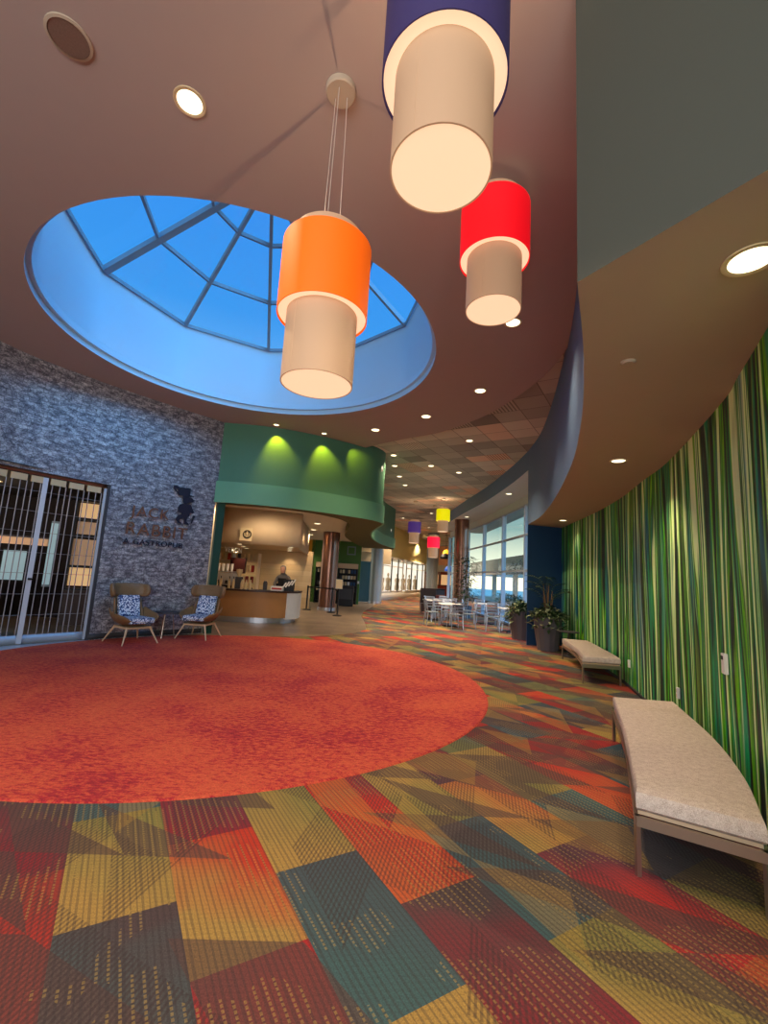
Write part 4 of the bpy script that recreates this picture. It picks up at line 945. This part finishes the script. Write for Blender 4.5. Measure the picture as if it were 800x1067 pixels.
for zz in (1.015, 1.415, 1.815, .615):
    for j in range(9):
        xx = x-.68+.18*j; kk = rb.choice(['white', 'red', 'dark', 'tan'])
        mt = {'white': M['white_plastic'], 'red': M['red_item'], 'dark': M['charcoal'], 'tan': M['tan_plastic']}[kk]
        if kk not in pb:
            q = thing('supply_tin', (xx, y-.05, zz), {'white': 'white', 'red': 'red', 'dark': 'dark grey', 'tan': 'tan'}[kk]+' supply tin on the cluttered shelf of the coffee bar', 'tin', kk+' supply tins on the coffee bar shelf'); MB().lathe([(0, 0), (.06, 0), (.06, .22), (.05, .24), (0, .24)], (xx, y-.05, zz), n=16).build('body', mt, q, smooth=True); pb[kk] = q
        else: q = dup(pb[kk], (xx, y-.05, zz))
        q['label'] = '%s tin, %s from left on the %s board of the cluttered shelf' % ({'dark': 'dark grey'}.get(kk, kk), ORD[j], {1.015: 'third', 1.415: 'second', 1.815: 'top', .615: 'lowest'}[zz])
# round emblem plaque on the bulkhead
x, y, z = -4.02, 13.16, 2.52
t = thing('emblem_plaque', (x, y, z), 'square cream plaque with a round dark emblem on the bulkhead', 'sign')
MB().box((x, y, z), (.36, .03, .38), rz=.02).build('plaque', M['lamp_ring'], t)
RX = Matrix.Rotation(radians(90), 4, 'X')
MB().cyl((x+.035, y-.022, z), .13, .012, n=32, rot=RX).build('disc', paint('emblem_dark', sr(52, 44, 36), .5), t)
g = MB(); fy = y-.034
def q2(pts): g.extr([(a, b_) for a, b_ in pts], Matrix.Translation((x+.035, fy+.004, z)) @ RX @ Matrix.Diagonal((.1, .1, .006, 1)))
q2([(-.25, .1), (-.2, .5), (0, .62), (.2, .5), (.25, .1), (.12, -.1), (-.12, -.1)])
q2([(-.3, .65), (-.15, .72), (0, .95), (.15, .72), (.3, .65), (0, .62)])
for s in (-1, 1):
    q2([(s*.3, .3), (s*.45, -.1), (s*.38, -.6), (s*.5, -.65), (s*.58, -.1), (s*.42, .4)][::s]); q2([(s*.72, -.6), (s*.9, -.05), (s*.78, .45), (s*.68, .4), (s*.78, -.05), (s*.64, -.55)][::s])
q2([(-.2, -.2), (.2, -.2), (.28, -.85), (0, -.6), (-.28, -.85)])
g.build('figure', M['lamp_ring'], t)

# retail shelves on the green wall
def gondola(x, y, label, seed):
    t = thing('retail_shelf', (x, y, 0), label, 'shelf', 'black retail shelves on the green wall')
    MB().box((x, y+.16, 1.0), (1.0, .03, 2.0)).build('back_panel', M['black'], t)
    for s in (-1, 1): MB().box((x+.5*s, y, 1.0), (.04, .34, 2.0)).build('side_panel', M['black'], t)
    for z in (.12, .62, .95, 1.28, 1.58): MB().box((x, y, z), (.98, .34, .03)).build('shelf', M['black'], t)
    MB().box((x, y-.02, 1.98), (1.04, .36, .26)).build('header', M['oak'], t)
    rb = random.Random(seed)
    for z in (.635, .965, 1.295, 1.595):
        for j in range(6):
            xx = x-.38+.15*j; kk = rb.choice(['white', 'cream', 'blue', 'dark', 'tan']); gg = rb.random()
            if gg < .12: continue
            key = 'r'+kk
            mt = {'white': M['white_plastic'], 'cream': M['lamp_ring'], 'blue': M['navy_paint'], 'dark': M['charcoal'], 'tan': M['tan_plastic']}[kk]
            if key not in pb:
                q = thing('coffee_bag', (xx, y-.08, z), kk+' coffee bag standing on the black shelves of the green wall', 'bag', kk+' coffee bags'); MB().box((xx, y-.08, z+.09), (.11, .08, .18), bev=.012).build('bag', mt, q, smooth=True); pb[key] = q
            else: q = dup(pb[key], (xx, y-.08, z))
            q['label'] = '%s bag, %s from left on the %s board of the %s black shelf' % (kk, ORD[j], {.635: 'bottom', .965: 'third', 1.295: 'second', 1.595: 'top'}[z], 'left' if x < -2.3 else 'right')
gondola(-2.9, 23.95, 'black retail shelf on green wall left of the brown column', 1)
gondola(-1.72, 23.95, 'black retail shelf on green wall right of the brown column', 2)
t = thing('framed_sign', (-1.62, 24.12, 2.95), 'small grey framed square sign high on the green wall', 'sign')
MB().box((-1.62, 24.12, 2.82), (.46, .04, .46), bev=.006).build('frame', M['frame_metal'], t); MB().box((-1.62, 24.09, 2.82), (.34, .02, .34)).build('panel', M['leaf_wall'], t)
t = MB().box((-1.16, 24.13, 1.15), (.1, .03, .14), bev=.005).build('wall_switch', M['white_plastic'], loc=(-1.16, 24.13, 1.15)); tag(t, 'small white switch plate at the right edge of the green wall', 'switch')
t = thing('merch_cooler', (-1.62, 22.2, 0), 'low black display cooler right of the brown column', 'cooler')
MB().box((-1.62, 22.2, .5), (.72, .5, .96), bev=.02).build('body', M['black'], t); MB().box((-1.62, 21.94, .6), (.6, .01, .5)).build('glass_front', M['charcoal'], t)

# queue posts and belts
QP = [((-1.50, 16.75, .004), 'nearest black queue post, carrying a small sign panel'), ((-1.86, 18.0, .004), 'middle black queue post in front of the brown column'), ((-2.95, 18.7, .004), 'rear black queue post left of the brown column')]
for i, (l, lab) in enumerate(QP):
    t = thing('queue_post', l, lab, 'post', 'queue posts by the brown column')
    MB().lathe([(0, 0), (.17, 0), (.17, .02), (.05, .05), (0, .05)], l).build('base', M['black'], t, smooth=True)
    MB().cyl((l[0], l[1], l[2]+.04), .032, .90, n=20).build('pole', M['black'], t, smooth=True)
    MB().cyl((l[0], l[1], l[2]+.90), .038, .08, n=20).build('belt_head', M['black'], t, smooth=True)
for a, b_, l in ((0, 1, 'black belt stretched between the two nearer queue posts'), (1, 2, 'black belt stretched between the two rear queue posts')):
    pa, pb_ = Vector(QP[a][0]), Vector(QP[b_][0]); d = (pb_-pa).normalized()*.04; o = MB().beam(pa+d+Vector((0, 0, .93)), pb_-d+Vector((0, 0, .93)), .006, .05).build('queue_belt', M['black'], loc=tuple(pa)); tag(o, l, 'belt')
t = thing('sign_holder', (-1.50, 16.75, .985), 'small framed notice standing on the nearest queue post', 'sign'); MB().box((-1.50, 16.75, 1.16), (.24, .015, .33)).build('notice', M['lamp_ring'], t); MB().box((-1.50, 16.76, 1.16), (.27, .015, .36)).build('frame', M['frame_metal'], t)

# ---------------------------------------------------------------- person behind the counter
def person(loc, label):
    X, Y, Z = loc; t = thing('person', loc, label, 'person'); ABS[t.name] = (0, 0, 0); t.scale = (1.05, 1, .96)
    me = bpy.data.meshes.new('body'); 
    V = [(0, 0, .95), (0, -.02, 1.15), (0, -.08, 1.34), (0, -.12, 1.42), (0, -.17, 1.48), (0, -.21, 1.56), (0, -.22, 1.63),
         (.17, -.08, 1.36), (.24, -.16, 1.14), (.16, -.36, 1.06), (-.17, -.08, 1.36), (-.24, -.16, 1.14), (-.14, -.38, 1.04),
         (.10, 0, .88), (.11, -.02, .48), (.11, .02, .08), (-.10, 0, .88), (-.11, -.02, .48), (-.11, .02, .08), (.11, -.12, .04), (-.11, -.12, .04)]
    E = [(0, 1), (1, 2), (2, 3), (3, 4), (4, 5), (5, 6), (3, 7), (7, 8), (8, 9), (3, 10), (10, 11), (11, 12), (0, 13), (13, 14), (14, 15), (15, 19), (0, 16), (16, 17), (17, 18), (18, 20)]
    R = [.16, .145, .15, .11, .055, .085, .075, .07, .048, .036, .07, .048, .036, .095, .06, .045, .095, .06, .045, .04, .04]
    me.from_pydata(V, E, []); o = bpy.data.objects.new('body', me); COL.objects.link(o); o.parent = t
    me.materials.append(M['grey_cloth'])
    md = o.modifiers.new('skin', 'SKIN')
    for i, r in enumerate(R): me.skin_vertices[0].data[i].radius = (r, r*.85)
    me.skin_vertices[0].data[0].use_root = True
    s = o.modifiers.new('sub', 'SUBSURF'); s.levels = 1; s.render_levels = 2
    MB().lathe([(.0, -.115), (.05, -.105), (.07, -.05), (.078, .02), (.07, .08), (.04, .11), (0, .12)], (0, -.235, 1.62), n=20).bar((0, -.31, 1.61), (0, -.335, 1.60), .012, .014, n=8).build('face', M['skin'], t, smooth=True)
    MB().lathe([(.084, -.02), (.088, .04), (.075, .10), (.04, .125), (0, .13)], (0, -.215, 1.63), n=20).build('hair', M['hair'], t, smooth=True)
    MB().box((0, -.335+.09, .92), (.34, .02, .5), bev=.008).box((0, -.235, 1.24), (.24, .02, .2), bev=.008).build('apron', M['black_cloth'], t)
    for s_ in (-1, 1):
        b0 = Vector((.16*s_ if s_ > 0 else -.14, -.37, 1.055)); g = MB().box(b0+Vector((0, -.035, 0)), (.075, .085, .028), bev=.01)
        for j in range(4): f0 = b0+Vector(((j-1.5)*.019, -.075, 0)); g.bar(f0, f0+Vector((0, -.04, -.008)), .008, .0075, n=6); g.bar(f0+Vector((0, -.04, -.008)), f0+Vector((0, -.062-.006*(j in (1, 2)), -.028)), .0075, .006, n=6)
        th = b0+Vector((-.037*s_, -.02, 0)); g.bar(th, th+Vector((-.028*s_, -.035, -.012)), .009, .007, n=6)
        g.build('hand', M['skin'], t, smooth=True)
        MB().bar((.031*s_, -.300, 1.635), (.031*s_, -.308, 1.635), .009, .007, n=8).build('eye', M['black'], t)
    return t
person((-3.05, 14.35, .004), 'person in grey top and dark apron leaning over behind the counter')

# ---------------------------------------------------------------- far shop and far end
mq = None
for i, tt in enumerate((.06, .09, .17, .26, .41, .52, .64, .77)):
    x, y = sp(tt); x -= .9; y += .25
    if mq is None:
        mq = thing('mannequin', (x, y, 0), '', 'mannequin', 'pale mannequins in the shop window')
        MB().lathe([(0, .55), (.17, .55), (.2, .75), (.14, 1.05), (.2, 1.32), (.18, 1.45), (.05, 1.52), (.045, 1.58), (.08, 1.66), (.09, 1.74), (.05, 1.84), (0, 1.85)], (x, y, 0), n=16).build('body', M['mannequin'], mq, smooth=True)
        MB().cyl((x, y, .02), .02, .55).cyl((x, y, 0), .2, .02).build('stand', M['steel'], mq)
        q = mq
    else: q = dup(mq, (x, y, 0))
    q['label'] = 'pale mannequin behind the distant shop glass, %s from the left' % ORD[i]
t = thing('service_desk', (5.1, 37.4, 0), 'dark red wooden counter at the far end of the concourse', 'counter')
MB().box((5.1, 37.4, .55), (1.4, .8, 1.1)).build('body', M['red_wood'], t); MB().box((5.1, 37.4, 1.13), (1.5, 1.0, .06)).build('worktop', M['stone_top'], t)
for i, (x, y, z, mt, l) in enumerate(((4.55, 31.4, 3.4, M['yellow_lamp'], 'glowing yellow ball lamp hanging beside the brown column'), (4.55, 29.6, 2.3, M['blue_lamp'], 'wide blue hanging lamp beside the brown column'), (4.35, 30.5, 3.15, M['black'], 'black hanging lamp shade left of the yellow ball lamp'))):
    t = thing('hanging_lamp', (x, y, z), l, 'lamp')
    if i == 0: MB().lathe([(0, -.28), (.2, -.2), (.29, 0), (.2, .2), (0, .28)], (x, y, z), n=24).build('globe', mt, t, smooth=True)
    else: MB().lathe([(.34, -.16), (.36, -.05), (.24, .14), (0, .2)], (x, y, z), n=24).build('lamp_shade', mt, t, smooth=True)
    MB().bar((x, y, z+.18), (x, y, 5.1), .012).build('cord', M['black'], t)
for i, (x, w, h, mt, l) in enumerate(((5.3, 1.2, 1.2, M['warm_glow'], 'left'), (6.8, 1.2, 1.2, M['warm_glow'], 'right'))):
    t = thing('display_case', (x, 46, 0), 'amber lit display case at the far end, %s of two' % l, 'display', 'far display cases')
    MB().box((x, 46, 1.5), (w, .3, h)).build('lit_panel', mt, t); MB().box((x, 46.1, 1.2), (w+.2, .4, 2.4)).build('cabinet', M['red_wood'], t)
light('POINT', (6, 34, 2.6), 120, (1, .6, .35), shadow_soft_size=0)
light('POINT', (-.6, 38, 2.6), 160, (1, .92, .78), shadow_soft_size=0)
# shrubs outside
g0 = None
for i in range(7):
    x, y = 7.0+.25*i, 17.5+2.3*i
    if g0 is None:
        g0 = thing('shrub', (x, y, -.05), '', 'shrub', 'shrubs outside the windows'); rnd = random.Random(i); g = MB()
        for j in range(260):
            a, q = rnd.uniform(0, 6.28), rnd.uniform(0, .6); leafmesh(g, (x+q*cos(a), y+q*sin(a), rnd.uniform(.1, .9)-.05), (cos(a), sin(a), rnd.uniform(.2, 1)), .22, .06, .8, rnd, 3)
        g.build('foliage', M['leaf'], g0); MB().bar((x, y, -.05), (x, y, .7), .03, .01).build('stem', M['walnut'], g0); q = g0
    else: q = dup(g0, (x, y, -.05), i)
    q['label'] = 'low green shrub outside the tall windows, %s counting from the nearest' % ORD[i]
